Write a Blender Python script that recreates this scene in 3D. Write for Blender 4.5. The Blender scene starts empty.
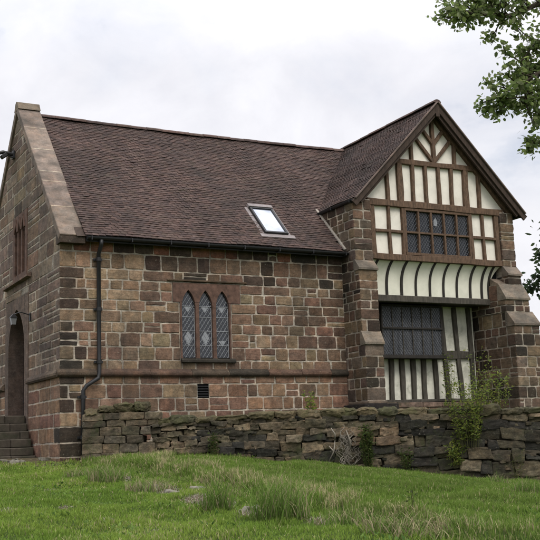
import bpy, math, random
import numpy as np
from mathutils import Vector, Matrix
from mathutils import noise as mnoise

random.seed(11)
RS = np.random.RandomState(5)
scene = bpy.context.scene
COLL = scene.collection
R = math.radians

# ------------------------------------------------------------------ camera
CAM = Vector((-6.0626, -21.3615, 0.1108))
YAW, PITCH, ROLL, F = 0.4824, 0.1673, -0.0346, 1019.98
cyw, syw, cp, sp = math.cos(YAW), math.sin(YAW), math.cos(PITCH), math.sin(PITCH)
FW = Vector((syw * cp, cyw * cp, sp))
_r = Vector((cyw, -syw, 0)); _u = _r.cross(FW)
cr, sr = math.cos(ROLL), math.sin(ROLL)
RT = cr * _r + sr * _u
UP = -sr * _r + cr * _u
FH = Vector((FW.x, FW.y)).normalized()
RH = Vector((FH.y, -FH.x))

cd = bpy.data.cameras.new('camera')
cam = bpy.data.objects.new('camera', cd); COLL.objects.link(cam)
cd.sensor_width = 36; cd.lens = F / 540 * 36; cd.clip_end = 4000; cd.clip_start = 0.1
m3 = Matrix((RT, UP, -FW)).transposed()
cam.matrix_world = Matrix.Translation(CAM) @ m3.to_4x4()
scene.camera = cam
scene.view_settings.view_transform = 'Standard'
scene.view_settings.look = 'None'
scene.view_settings.exposure = 0


def at(px, py, Z):
    """world point at camera distance Z on the line of sight of a photograph point"""
    return CAM + (FW + RT * ((px - 270) / F) - UP * ((py - 270) / F)) * Z


def sd(x, y):
    q = Vector((x - CAM.x, y - CAM.y))
    return q.dot(RH), q.dot(FH)


def from_sd(s, d):
    q = RH * s + FH * d
    return CAM.x + q.x, CAM.y + q.y


# ------------------------------------------------------------------ materials
def lin(c):
    return tuple(((v / 255) / 12.92 if v / 255 <= .04045 else ((v / 255 + .055) / 1.055) ** 2.4) for v in c)


def newmat(name):
    m = bpy.data.materials.new(name); m.use_nodes = True
    nt = m.node_tree
    b = nt.nodes['Principled BSDF']
    return m, nt, b


def nd(nt, typ, **kw):
    n = nt.nodes.new(typ)
    for k, v in kw.items():
        if k in n.inputs.keys():
            n.inputs[k].default_value = v
        else:
            setattr(n, k, v)
    return n


def noise_node(nt, scale, detail=6, rough=.6, vec=None, dist=0):
    n = nd(nt, 'ShaderNodeTexNoise')
    n.inputs['Scale'].default_value = scale
    n.inputs['Detail'].default_value = detail
    n.inputs['Roughness'].default_value = rough
    n.inputs['Distortion'].default_value = dist
    if vec is not None:
        nt.links.new(vec, n.inputs['Vector'])
    return n


def ramp(nt, src, stops):
    r = nd(nt, 'ShaderNodeValToRGB')
    el = r.color_ramp.elements
    while len(el) < len(stops):
        el.new(.5)
    for e, (p, c) in zip(el, stops):
        e.position = p
        e.color = (c, c, c, 1) if isinstance(c, (int, float)) else (*c, 1)
    nt.links.new(src, r.inputs['Fac'])
    return r.outputs['Color']


def mixc(nt, a, b, fac, mode='MIX'):
    n = nd(nt, 'ShaderNodeMix'); n.data_type = 'RGBA'; n.blend_type = mode
    for sock, v in ((n.inputs[6], a), (n.inputs[7], b), (n.inputs[0], fac)):
        if isinstance(v, bpy.types.NodeSocket):
            nt.links.new(v, sock)
        elif isinstance(v, (int, float)):
            sock.default_value = v
        else:
            sock.default_value = (*v, 1)
    return n.outputs[2]


def bump(nt, b, src, strength, dist):
    bn = nd(nt, 'ShaderNodeBump')
    bn.inputs['Strength'].default_value = strength
    bn.inputs['Distance'].default_value = dist
    nt.links.new(src, bn.inputs['Height'])
    nt.links.new(bn.outputs['Normal'], b.inputs['Normal'])


def mat_col(name, var=.5, scale=9, rough=.85, bumpd=.006, bscale=45, stain=None, stain_scale=1.2, stain_amt=.5,
            spec=.2, moss=None, moss_pos=(.55, .7), drip=False, transl=0, bedding=0, lichen=0):
    """vertex colour times procedural variation, with soot or moss staining and bump"""
    m, nt, b = newmat(name)
    at_ = nd(nt, 'ShaderNodeAttribute', attribute_name='Col')
    tc = nd(nt, 'ShaderNodeTexCoord').outputs['Object']
    n1 = noise_node(nt, scale, 8, .65, tc)
    f = ramp(nt, n1.outputs['Fac'], [(.28, 1 - var), (.72, 1 + var * .75)])
    c = mixc(nt, at_.outputs['Color'], f, 1.0, 'MULTIPLY')
    n3 = noise_node(nt, scale * 7, 4, .6, tc)
    f3 = ramp(nt, n3.outputs['Fac'], [(.3, 1 - var * .5), (.7, 1 + var * .4)])
    c = mixc(nt, c, f3, 1.0, 'MULTIPLY')
    if bedding:
        mp = nd(nt, 'ShaderNodeMapping'); mp.inputs['Scale'].default_value = (1.5, 1.5, 14); mp.inputs['Rotation'].default_value = (.12, .08, 0)
        nt.links.new(tc, mp.inputs['Vector'])
        nh = noise_node(nt, 3.4, 5, .6, tc, .6)
        c = mixc(nt, c, ramp(nt, nh.outputs['Fac'], [(.34, (.84, .88, .90)), (.5, (1, 1, 1)), (.66, (1.12, 1.04, .97))]), 1.0, 'MULTIPLY')
        npit = noise_node(nt, 34, 4, .7, tc, .3)
        c = mixc(nt, c, ramp(nt, npit.outputs['Fac'], [(.30, .45), (.42, 1.0)]), 1.0, 'MULTIPLY')
        nbd = noise_node(nt, 2.4, 6, .65, mp.outputs['Vector'], .8)
        c = mixc(nt, c, ramp(nt, nbd.outputs['Fac'], [(.32, 1 - bedding), (.68, 1 + bedding * .8)]), 1.0, 'MULTIPLY')
    if lichen:
        nl = noise_node(nt, 21, 5, .6, tc, .2)
        c = mixc(nt, c, (.34, .32, .25), ramp(nt, nl.outputs['Fac'], [(.62, 0), (.70, lichen)]))
    if stain is not None:
        v = tc
        if drip:
            mp = nd(nt, 'ShaderNodeMapping'); mp.inputs['Scale'].default_value = (1, 1, .22)
            nt.links.new(tc, mp.inputs['Vector']); v = mp.outputs['Vector']
        n2 = noise_node(nt, stain_scale, 6, .6, v, .4)
        fs = ramp(nt, n2.outputs['Fac'], [(.42, 0), (.68, stain_amt)])
        c = mixc(nt, c, stain, fs)
    if moss is not None:
        n4 = noise_node(nt, 2.7, 7, .7, tc, .3)
        fm = ramp(nt, n4.outputs['Fac'], [(moss_pos[0], 0), (moss_pos[1], .8)])
        c = mixc(nt, c, moss, fm)
    nt.links.new(c, b.inputs['Base Color'])
    b.inputs['Roughness'].default_value = rough
    b.inputs['Specular IOR Level'].default_value = spec
    nb = noise_node(nt, bscale, 8, .7, tc)
    bump(nt, b, nb.outputs['Fac'], .7, bumpd)
    if transl:
        tr = nd(nt, 'ShaderNodeBsdfTranslucent'); nt.links.new(c, tr.inputs['Color'])
        mx = nd(nt, 'ShaderNodeMixShader'); mx.inputs[0].default_value = transl
        nt.links.new(b.outputs[0], mx.inputs[1]); nt.links.new(tr.outputs[0], mx.inputs[2])
        nt.links.new(mx.outputs[0], nt.nodes['Material Output'].inputs['Surface'])
    return m


def mat_plain(name, col, var=.25, scale=6, rough=.7, bumpd=.002, bscale=60, metal=0, spec=.3, stain=None, stain_pos=(.5, .75), stretch=None):
    m, nt, b = newmat(name)
    tc = nd(nt, 'ShaderNodeTexCoord').outputs['Object']
    if stretch:
        mp = nd(nt, 'ShaderNodeMapping'); mp.inputs['Scale'].default_value = stretch
        nt.links.new(tc, mp.inputs['Vector']); tc = mp.outputs['Vector']
    n1 = noise_node(nt, scale, 8, .65, tc)
    f = ramp(nt, n1.outputs['Fac'], [(.3, 1 - var), (.7, 1 + var * .6)])
    c = mixc(nt, col, f, 1.0, 'MULTIPLY')
    if stain is not None:
        n2 = noise_node(nt, scale * .6, 7, .7, tc, .5)
        fs = ramp(nt, n2.outputs['Fac'], [(stain_pos[0], 0), (stain_pos[1], .85)])
        c = mixc(nt, c, stain, fs)
    nt.links.new(c, b.inputs['Base Color'])
    b.inputs['Roughness'].default_value = rough
    b.inputs['Metallic'].default_value = metal
    b.inputs['Specular IOR Level'].default_value = spec
    nb = noise_node(nt, bscale, 6, .7, tc)
    bump(nt, b, nb.outputs['Fac'], .6, bumpd)
    return m


M_STONE = mat_col('sandstone_masonry', .5, 5.5, .9, .012, 38, stain=(.03, .026, .022), stain_scale=1.1, stain_amt=.5, drip=True, bedding=.25, lichen=.3)
M_PIER = mat_col('weathered_pier_stone', .45, 7, .9, .012, 38, stain=(.03, .028, .022), stain_scale=.9, stain_amt=.5, drip=True, bedding=.25, lichen=.35)
M_TILE = mat_col('clay_tile', .4, 14, .88, .004, 90, stain=(.03, .026, .024), stain_scale=.7, stain_amt=.6, moss=(.070, .068, .045), moss_pos=(.58, .85), lichen=.10)
M_COPE = mat_col('coping_stone', .3, 5, .9, .008, 40, stain=(.05, .045, .037), stain_scale=1.6, stain_amt=.75, bedding=.15, lichen=.4)
M_RUBBLE = mat_col('rubble_stone', .6, 9, .95, .014, 45, stain=(.022, .022, .018), stain_scale=1.7, stain_amt=.55, moss=(.042, .048, .020), moss_pos=(.52, .68), bedding=.3, lichen=.28)
M_MOSSTOP = mat_col('mossy_top_stone', .6, 9, .95, .016, 40, stain=(.03, .03, .02), stain_scale=2.2, stain_amt=.6, moss=(.070, .072, .030), moss_pos=(.47, .66), lichen=.4)
M_LEAF = mat_col('leaf', .2, 4, .6, .0, 20, spec=.3, transl=.55)
M_GRASS = mat_col('grass_blade', .12, 1.2, .75, .0, 20, spec=.12, transl=.3)
M_BARK = mat_plain('bark', (.07, .055, .04), .5, 8, .95, .02, 25)
M_REDSTONE = mat_plain('red_sandstone', (.125, .072, .052), .55, 7, .9, .008, 40, stain=(.04, .03, .026), stain_pos=(.5, .8))
M_OAK = mat_plain('oak_timber', (.13, .080, .050), .6, 9, .8, .004, 50, stain=(.055, .035, .022), stain_pos=(.45, .8), stretch=(2.5, 2.5, .8))
M_DARKOAK = mat_plain('dark_oak', (.055, .037, .027), .45, 9, .85, .004, 50, stretch=(2, 2, .6))
M_BLACKOAK = mat_plain('blackened_oak', (.03, .026, .022), .4, 9, .85, .004, 50)
M_GREYOAK = mat_plain('grey_weathered_oak', (.075, .066, .052), .5, 9, .85, .005, 50, stain=(.03, .03, .025), stretch=(2, 2, .5))
M_CREAM = mat_plain('cream_limewash', (.80, .755, .655), .12, 3, .9, .006, 22, stain=(.52, .47, .37), stain_pos=(.5, .9))
M_WHITE = mat_plain('white_limewash', (.72, .70, .58), .12, 3, .9, .003, 40, stain=(.50, .52, .38), stain_pos=(.5, .95))
M_OLDWHITE = mat_plain('stained_limewash', (.66, .64, .54), .22, 5, .9, .004, 40, stain=(.16, .17, .10), stain_pos=(.52, .8))
M_BLACK = mat_plain('black_iron', (.016, .016, .017), .3, 8, .5, .001, 60, spec=.4)
M_LEAD = mat_plain('lead_grey', (.30, .31, .325), .3, 9, .6, .002, 60)
M_LEADDARK = mat_plain('dark_lead', (.040, .041, .046), .6, 7, .6, .003, 50, stain=(.12, .115, .105), stain_pos=(.56, .85), stretch=(1.5, 1.5, .5))
M_DOOR = mat_plain('oak_door', (.035, .022, .016), .4, 10, .8, .005, 40, stretch=(3, 3, .4))
M_FLASH = mat_plain('flashing', (.24, .21, .205), .25, 9, .7, .002, 60)
M_MORTARFILLET = mat_plain('mortar_fillet', (.36, .32, .27), .3, 9, .9, .006, 60)
M_STEP = mat_plain('step_stone', (.075, .062, .047), .5, 4, .95, .01, 30, stain=(.03, .036, .018), stain_pos=(.45, .7))
M_DEADIVY = mat_plain('dead_wood', (.25, .222, .18), .4, 12, .9, .005, 60)
M_PALE = mat_plain('pale_stone', (.19, .175, .14), .45, 8, .95, .015, 30, stain=(.08, .09, .04), stain_pos=(.5, .75))
M_LEADTHIN = mat_plain('thin_lead', (.15, .155, .165), .3, 9, .6, .001, 60)
M_EARTH = mat_plain('wall_earth', (.034, .028, .018), .5, 20, 1, .01, 60)
M_DARKIN = mat_plain('dark_interior', (.012, .012, .013), .2, 4, .95, .0, 20)


def mat_glass(name, col, rough, mixf):
    m, nt, b = newmat(name)
    tc = nd(nt, 'ShaderNodeTexCoord').outputs['Object']
    n = noise_node(nt, 5, 3, .5, tc)
    c = mixc(nt, tuple(v * .6 for v in col), tuple(min(1, v * 1.4) for v in col), n.outputs['Fac'])
    nt.links.new(c, b.inputs['Base Color'])
    b.inputs['Roughness'].default_value = rough
    b.inputs['Specular IOR Level'].default_value = mixf
    n2 = noise_node(nt, 9, 2, .5, tc)
    bump(nt, b, n2.outputs['Fac'], .25, .01)
    return m


M_GLASS = mat_glass('old_dark_glass', (.02, .023, .03), .12, .5)
M_GLASSPALE = mat_glass('pale_old_glass', (.22, .23, .24), .25, .5)
M_SKYGLASS, _nt, _b = newmat('roof_window_glass')
_b.inputs['Base Color'].default_value = (.86, .88, .93, 1); _b.inputs['Metallic'].default_value = .85; _b.inputs['Roughness'].default_value = .08
_tc = nd(_nt, 'ShaderNodeTexCoord').outputs['Object']
_n = noise_node(_nt, 2.5, 4, .5, _tc)
_nt.links.new(ramp(_nt, _n.outputs['Fac'], [(.35, (.30, .33, .39)), (.65, (.50, .52, .58))]), _b.inputs['Base Color'])

# ------------------------------------------------------------------ mesh helper
class MB:
    def __init__(self):
        self.v = []; self.f = []; self.c = []

    def add(self, verts, faces, col=(.5, .5, .5)):
        o = len(self.v)
        self.v += [tuple(p) for p in verts]
        self.c += [col] * len(verts)
        self.f += [tuple(i + o for i in fc) for fc in faces]

    def box(self, a, b, col=(.5, .5, .5), bev=0.0):
        x0, y0, z0 = (min(a[i], b[i]) for i in range(3)); x1, y1, z1 = (max(a[i], b[i]) for i in range(3))
        if bev <= 0:
            vs = [(x0, y0, z0), (x1, y0, z0), (x1, y1, z0), (x0, y1, z0), (x0, y0, z1), (x1, y0, z1), (x1, y1, z1), (x0, y1, z1)]
            self.add(vs, [(0, 3, 2, 1), (4, 5, 6, 7), (0, 1, 5, 4), (1, 2, 6, 5), (2, 3, 7, 6), (3, 0, 4, 7)], col)
        else:
            self.obox(Vector(((x0 + x1) / 2, (y0 + y1) / 2, (z0 + z1) / 2)), Vector((1, 0, 0)), Vector((0, 1, 0)), Vector((0, 0, 1)),
                      (x1 - x0) / 2, (y1 - y0) / 2, (z1 - z0) / 2, col, bev)

    def obox(self, c, X, Y, Z, hx, hy, hz, col=(.5, .5, .5), bev=0.0):
        """oriented, chamfered box"""
        b = min(bev, hx * .45, hy * .45, hz * .45)
        if b <= 0:
            vs = [c + X * (sx * hx) + Y * (sy * hy) + Z * (sz * hz) for sz in (-1, 1) for sx, sy in ((-1, -1), (1, -1), (1, 1), (-1, 1))]
            self.add(vs, [(0, 3, 2, 1), (4, 5, 6, 7), (0, 1, 5, 4), (1, 2, 6, 5), (2, 3, 7, 6), (3, 0, 4, 7)], col)
            return
        vs = []; idx = {}
        for sx in (-1, 1):
            for sy in (-1, 1):
                for sz in (-1, 1):
                    for ax in range(3):
                        h = [hx - b, hy - b, hz - b]; h[ax] += b
                        idx[(sx, sy, sz, ax)] = len(vs)
                        vs.append(c + X * (sx * h[0]) + Y * (sy * h[1]) + Z * (sz * h[2]))
        fs = []
        for ax in range(3):
            o1, o2 = [i for i in range(3) if i != ax]
            for s in (-1, 1):
                ring = []
                for a, bb in ((-1, -1), (1, -1), (1, 1), (-1, 1)):
                    k = [0, 0, 0]; k[ax] = s; k[o1] = a; k[o2] = bb
                    ring.append(idx[(*k, ax)])
                flip = (s > 0) != (ax == 1)
                fs.append(tuple(ring) if flip else tuple(ring[::-1]))
        for ax in range(3):           # edges along ax
            o1, o2 = [i for i in range(3) if i != ax]
            for a in (-1, 1):
                for bb in (-1, 1):
                    def key(s, face):
                        k = [0, 0, 0]; k[ax] = s; k[o1] = a; k[o2] = bb
                        return idx[(*k, face)]
                    fs.append((key(-1, o1), key(1, o1), key(1, o2), key(-1, o2)))
        for sx in (-1, 1):
            for sy in (-1, 1):
                for sz in (-1, 1):
                    fs.append(tuple(idx[(sx, sy, sz, a)] for a in range(3)))
        self.add(vs, fs, col)

    def bar(self, p, q, w, t, up=Vector((0, -1, 0)), col=(.5, .5, .5), bev=.004):
        """timber between two points: w across, t along 'up'"""
        p, q = Vector(p), Vector(q)
        Z = (q - p); L = Z.length; Z.normalize()
        X = Z.cross(up).normalized(); Y = Z.cross(X).normalized()
        self.obox((p + q) / 2, X, Y, Z, w / 2, t / 2, L / 2, col, bev)

    def tube(self, pts, rads, n=8, col=(.5, .5, .5), cap=True):
        pts = [Vector(p) for p in pts]
        vs = []; fs = []
        ref = None
        for i, p in enumerate(pts):
            d = (pts[min(i + 1, len(pts) - 1)] - pts[max(i - 1, 0)]).normalized()
            if ref is None:
                ref = Vector((0, 0, 1)) if abs(d.z) < .9 else Vector((1, 0, 0))
            X = d.cross(ref).normalized(); Y = X.cross(d).normalized(); ref = Y
            r = rads[i] if hasattr(rads, '__len__') else rads
            for k in range(n):
                a = 2 * math.pi * k / n
                vs.append(p + X * (math.cos(a) * r) + Y * (math.sin(a) * r))
        for i in range(len(pts) - 1):
            for k in range(n):
                a, b = i * n + k, i * n + (k + 1) % n
                fs.append((a, b, b + n, a + n))
        if cap:
            fs.append(tuple(range(n))[::-1]); o = (len(pts) - 1) * n
            fs.append(tuple(range(o, o + n)))
        self.add(vs, fs, col)

    def warped(self, p, q, w, t, up=Vector((0, -1, 0)), amp=.008, col=(.5, .5, .5), c=.008):
        """hand-hewn timber: octagonal section, width and line wander a little"""
        p, q = Vector(p), Vector(q); Z = q - p; L = Z.length; Z.normalize()
        X = Z.cross(up).normalized(); Y = Z.cross(X).normalized()
        n = max(3, int(L / .22)); vs = []; fs = []
        ph, ph2 = random.uniform(0, 6.3), random.uniform(0, 6.3)
        for i in range(n + 1):
            k = i / n
            off = amp * (math.sin(k * L * 2.2 + ph) + .5 * math.sin(k * L * 6 + ph2))
            ww = w / 2 * (1 + .07 * math.sin(k * L * 4.3 + ph2) + random.uniform(-.03, .03)); tt = t / 2
            for a, b_ in ((-ww, -tt + c), (-ww + c, -tt), (ww - c, -tt), (ww, -tt + c), (ww, tt - c), (ww - c, tt), (-ww + c, tt), (-ww, tt - c)):
                vs.append(p + Z * (L * k) + X * (a + off) + Y * b_)
        for i in range(n):
            for k in range(8):
                a, b_ = i * 8 + k, i * 8 + (k + 1) % 8
                fs.append((a, b_, b_ + 8, a + 8))
        fs += [tuple(range(8)), tuple(range(n * 8, n * 8 + 8))]
        self.add(vs, fs, col)

    def prism(self, prof, d0, d1, fn, col=(.5, .5, .5)):
        """profile points (a,b) swept between d0 and d1; fn(a,b,d)->xyz"""
        n = len(prof)
        vs = [fn(a, b, d0) for a, b in prof] + [fn(a, b, d1) for a, b in prof]
        fs = [tuple(range(n)), tuple(range(2 * n - 1, n - 1, -1))]
        fs += [(i, (i + 1) % n, n + (i + 1) % n, n + i)[::-1] for i in range(n)]
        self.add(vs, fs, col)

    def build(self, name, mat, parent=None, smooth=False, fixn=True, kind=None):
        me = bpy.data.meshes.new(name)
        me.from_pydata(self.v, [], self.f)
        ca = me.color_attributes.new('Col', 'FLOAT_COLOR', 'POINT')
        arr = np.ones((len(self.v), 4), np.float32)
        if len(self.v):
            arr[:, :3] = np.array(self.c, np.float32)
        ca.data.foreach_set('color', arr.ravel())
        if fixn:
            import bmesh
            bm = bmesh.new(); bm.from_mesh(me)
            bmesh.ops.recalc_face_normals(bm, faces=bm.faces)
            bm.to_mesh(me); bm.free()
        if smooth:
            me.polygons.foreach_set('use_smooth', [True] * len(me.polygons))
        me.materials.append(mat)
        o = bpy.data.objects.new(name, me); COLL.objects.link(o)
        if parent is not None:
            o.parent = parent
            if parent.parent is None:       # meshes are written in world coordinates
                o.matrix_parent_inverse = Matrix.Translation(-parent.location)
        if kind:
            o['kind'] = kind
        return o


def shade_of(col, a=.85, b_=1.15):
    k = random.uniform(a, b_)
    return tuple(x * k * random.uniform(.985, 1.015) for x in col)


def tag(o, label=None, cat=None, group=None, kind=None):
    for k, v in (('label', label), ('category', cat), ('group', group), ('kind', kind)):
        if v:
            o[k] = v
    return o


def thing(name, label, cat, loc=(0, 0, 0), group=None):
    o = bpy.data.objects.new(name, None); COLL.objects.link(o); o.location = loc
    o.empty_display_size = .2
    return tag(o, label, cat, group)


# ------------------------------------------------------------------ masonry
def clip(poly, nx, ny, c):
    """keep nx*x+ny*y<=c"""
    out = []
    for i in range(len(poly)):
        p, q = poly[i], poly[(i + 1) % len(poly)]
        dp, dq = nx * p[0] + ny * p[1] - c, nx * q[0] + ny * q[1] - c
        if dp <= 0:
            out.append(p)
        if dp * dq < 0:
            t = dp / (dp - dq)
            out.append((p[0] + (q[0] - p[0]) * t, p[1] + (q[1] - p[1]) * t))
    return out


def area(p):
    return abs(sum(p[i][0] * p[(i + 1) % len(p)][1] - p[(i + 1) % len(p)][0] * p[i][1] for i in range(len(p)))) / 2


def halfplanes(poly):
    A = sum(poly[i][0] * poly[(i + 1) % len(poly)][1] - poly[(i + 1) % len(poly)][0] * poly[i][1] for i in range(len(poly)))
    s = 1 if A > 0 else -1
    hp = []
    for i in range(len(poly)):
        p, q = poly[i], poly[(i + 1) % len(poly)]
        ex, ey = q[0] - p[0], q[1] - p[1]
        L = math.hypot(ex, ey)
        if L < 1e-6:
            continue
        nx, ny = s * ey / L, -s * ex / L
        hp.append((nx, ny, nx * p[0] + ny * p[1]))
    return hp


MORTAR = (.47, .405, .325)


def courses(v0, v1, h0=.22, h1=.34, fixed=(), rnd=random):
    out = [v0]
    for t in sorted(list(fixed) + [v1]):
        if t <= out[-1] + .02 or t > v1 + 1e-6:
            continue
        span = t - out[-1]
        n = max(1, round(span / ((h0 + h1) / 2)))
        ws = [rnd.uniform(h0, h1) for _ in range(n)]
        k = span / sum(ws); base = out[-1]; acc = 0
        for w in ws:
            acc += w * k
            out.append(base + acc)
    return out


def stone(m, cell, P, joint, proud, col, rough=.004, pillow=.007):
    hps = halfplanes(cell)
    ins = cell
    for nx, ny, c in hps:
        ins = clip(ins, nx, ny, c - joint * random.uniform(.7, 1.3))
        if len(ins) < 3:
            return
    if area(ins) < .0015:
        return
    # subdivide + jitter, rounding the corners a little
    ring = []
    n = len(ins)
    cx = sum(p[0] for p in ins) / n; cy = sum(p[1] for p in ins) / n
    for i in range(n):
        p, q = ins[i], ins[(i + 1) % n]
        L = math.hypot(q[0] - p[0], q[1] - p[1])
        k = max(1, int(L / .1))
        for j in range(k):
            t = j / k
            x, y = p[0] + (q[0] - p[0]) * t, p[1] + (q[1] - p[1]) * t
            if j == 0:
                d = math.hypot(cx - x, cy - y) + 1e-6
                rr = random.uniform(.003, .020)
                x += (cx - x) / d * rr; y += (cy - y) / d * rr
            ring.append((x + random.uniform(-rough, rough), y + random.uniform(-rough, rough)))
    k = len(ring)
    pr = proud * random.uniform(.75, 1.25)
    tx, ty = random.uniform(-.02, .02), random.uniform(-.03, .03)
    v = []
    for x, y in ring:
        v.append(P(x, y, -.004))
    for x, y in ring:
        v.append(P(x, y, pr * .65))
    for x, y in ring:
        d = math.hypot(cx - x, cy - y) + 1e-6
        s = max(.55, 1 - .014 / d)
        x2, y2 = cx + (x - cx) * s, cy + (y - cy) * s
        v.append(P(x2, y2, pr + (x2 - cx) * tx + (y2 - cy) * ty + random.uniform(-.002, .002)))
    v.append(P(cx, cy, pr + random.uniform(-.001, pillow)))
    fs = []
    for i in range(k):
        j = (i + 1) % k
        fs.append((i, j, k + j, k + i)); fs.append((k + i, k + j, 2 * k + j, 2 * k + i)); fs.append((2 * k + i, 2 * k + j, 3 * k))
    m.add(v, fs, col)


def masonry(m, org, U, N, poly, cs, palfn, holes=(), lens=(.3, .6), joint=.014, proud=.013, ext=(0, 0), rough=.007):
    """coursed squared stones with mortar on the plane through org spanned by U and Z, facing N"""
    org, U, N = Vector(org), Vector(U), Vector(N); V = Vector((0, 0, 1))

    def P(u, v, n):
        return org + U * u + V * v + N * n
    us = [p[0] for p in poly]; umin, umax = min(us), max(us)
    hp = halfplanes(poly)

    def cell(u0, u1, v0, v1):
        e0 = ext[0] if abs(u0 - umin) < 1e-6 else 0
        e1 = ext[1] if abs(u1 - umax) < 1e-6 else 0
        c = [(u0, v0), (u1, v0), (u1, v1), (u0, v1)]
        for h in hp:
            c = clip(c, *h)
            if len(c) < 3:
                return
        if area(c) < .002:
            return
        m.add([P(a, b, 0) for a, b in c], [tuple(range(len(c)))], shade_of(MORTAR, .85, 1.12))
        if e0 or e1:
            c = [(a - e0 if abs(a - umin) < 1e-6 else (a + e1 if abs(a - umax) < 1e-6 else a), b) for a, b in c]
        stone(m, c, P, joint, proud, palfn((u0 + u1) / 2, (v0 + v1) / 2, umin, umax), rough)
    for i in range(len(cs) - 1):
        v0, v1 = cs[i], cs[i + 1]
        blocked = sorted((max(h[0], umin), min(h[1], umax), h[2], h[3]) for h in holes if h[2] < v1 - .004 and h[3] > v0 + .004 and h[1] > umin and h[0] < umax)
        segs = []; u = umin
        for b in blocked:
            if b[0] > u + .01:
                segs.append((u, b[0]))
            if b[3] < v1 - .03:
                cell(b[0], b[1], b[3], v1)
            if b[2] > v0 + .03:
                cell(b[0], b[1], v0, b[2])
            u = max(u, b[1])
        if umax > u + .01:
            segs.append((u, umax))
        for a, b in segs:
            u = a
            q = (lens[0] + lens[1]) / 2
            while u < b - 1e-6:
                h = v1 - v0
                L = random.uniform(*lens) * (1.0 if h > .2 else .8)
                if random.random() < .12:
                    L *= 1.35
                if random.random() < .1:
                    L *= .6
                if b - (u + L) < lens[0] * .55:
                    L = b - u
                    if L > lens[1] * 1.3:
                        L *= .5
                if h > .2 and random.random() < .09:
                    k = v0 + h * random.uniform(.38, .62)
                    cell(u, min(u + L, b), v0, k); cell(u, min(u + L, b), k, v1)
                else:
                    cell(u, min(u + L, b), v0, v1)
                u += L


def pal(cols, jit=.12, k=1.0):
    ls = []
    for c in cols:
        c = lin(c); g = .3 * c[0] + .55 * c[1] + .15 * c[2]
        ls.append(tuple((x * .72 + g * t * .28) * w_ * .93 for x, t, w_ in zip(c, (1.08, 1.0, .84), (1.045, .99, .925))))

    mean = tuple(sum(c[i] for c in ls) / len(ls) for i in range(3))
    ls = [tuple(x * .78 + m_ * .22 for x, m_ in zip(c, mean)) for c in ls]

    def f(u, v, a, b):
        c = random.choice(ls); s = k * random.uniform(1 - jit, 1 + jit)
        return tuple(x * s * random.uniform(.96, 1.04) for x in c)
    return f


BROWNS = [(140, 112, 92), (126, 98, 82), (112, 86, 74), (148, 126, 98), (156, 136, 106), (128, 108, 84), (104, 80, 70), (140, 104, 88), (120, 100, 80), (150, 118, 98), (96, 76, 66)]
PINKS = [(142, 104, 86), (130, 92, 78), (150, 116, 94), (120, 88, 74), (138, 110, 84), (150, 120, 92), (116, 82, 70)]
DARKS = [(62, 53, 46), (70, 57, 50), (80, 66, 57), (56, 51, 46), (92, 75, 63)]
GREYS = [(132, 114, 104), (120, 102, 94), (142, 124, 112), (112, 94, 86), (128, 104, 94), (104, 88, 82), (146, 128, 110)]
p_brown, p_pink, p_dark, p_grey = pal(BROWNS), pal(PINKS), pal(DARKS), pal(GREYS)
p_buff = pal([(160, 134, 106), (166, 142, 114), (150, 122, 96)])
p_red = pal([(142, 88, 70), (126, 78, 64), (150, 96, 74)])

# ------------------------------------------------------------------ ground
WB = [(-60, 22.3, .0), (-6.2, 22.3, -.1), (-4.6, 21.9, -.14), (-4.04, 21.65, -.18), (-2.46, 21.54, -.12), (-1.58, 21.44, -.13), (-.12, 21.37, -.29), (.48, 21.27, -.34), (1.58, 21.1, -.5),
      (2.885, 21.02, -.63), (4.37, 20.96, -.86), (5.27, 20.97, -.94), (8, 20.9, -1.15), (60, 20.5, -2)]
WBs, WBd, WBz = (np.array(t) for t in zip(*WB))


def ground(s, d):
    s = np.asarray(s, float); d = np.asarray(d, float)
    zb = np.interp(s, WBs, WBz); db = np.interp(s, WBs, WBd)
    zn = np.interp(s, [-60, -2.6, 0, 2.7, 60], [-.5, -.71, -.785, -.87, -2.2])
    dn = 9.5
    z = zn + (zb - zn) * (d - dn) / (db - dn)
    z = np.where(d < dn, zn + (d - dn) * .068, z)
    z = np.where(d < 0, zn - dn * .068, z)
    # behind the wall: terrace
    top = np.interp(s, [-60, -4.1, -3.2, 60], [0, -.05, .12, .35])
    w = np.clip((d - db - .12) / .35, 0, 1)
    z = np.where(d > db, zb + (top - zb) * w, z)
    # bank lip between lawn and rough grass
    ln = 13.2 - 2.05 * s
    bk = np.clip((d - ln) / .5, 0, 1); bk = bk * bk * (3 - 2 * bk)
    fade = np.clip((db - d) / 2.5, 0, 1) * np.clip((d - 5) / 3, 0, 1)
    z = z + (bk - .5) * .13 * fade
    und = .03 * np.sin(s * 1.7 + d * .6) + .02 * np.sin(s * 3.1 - d * 1.9) + .015 * np.sin(d * 4.3 + s * 2.2)
    z = z + und * np.clip((db - d - .1) / 1.0, 0, 1)
    return z


def gz(x, y):
    s, d = sd(x, y)
    return float(ground(s, d))


def pix_ground(px, py):
    dv = FW + RT * ((px - 270) / F) - UP * ((py - 270) / F)
    lo_, hi_ = 4.0, 22.0
    t = lo_
    while t < hi_:
        p = CAM + dv * t
        if p.z < gz(p.x, p.y):
            return p
        t += .02
    return CAM + dv * hi_


PATCH = []
for px_, py_, rs_, rd_ in ((150, 489, .30, .55), (168, 493, .26, .5), (200, 499, .30, .5), (222, 506, .2, .4), (253, 512, .24, .45), (268, 516, .16, .35), (120, 482, .25, .5),
                           (48, 491, .16, .22), (32, 488, .12, .2), (4, 512, .14, .3), (156, 531, .14, .12), (64, 508, .10, .2), (110, 520, .10, .15), (318, 522, .15, .3)):
    p_ = pix_ground(px_, py_); PATCH.append((*sd(p_.x, p_.y), rs_, rd_))


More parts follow.
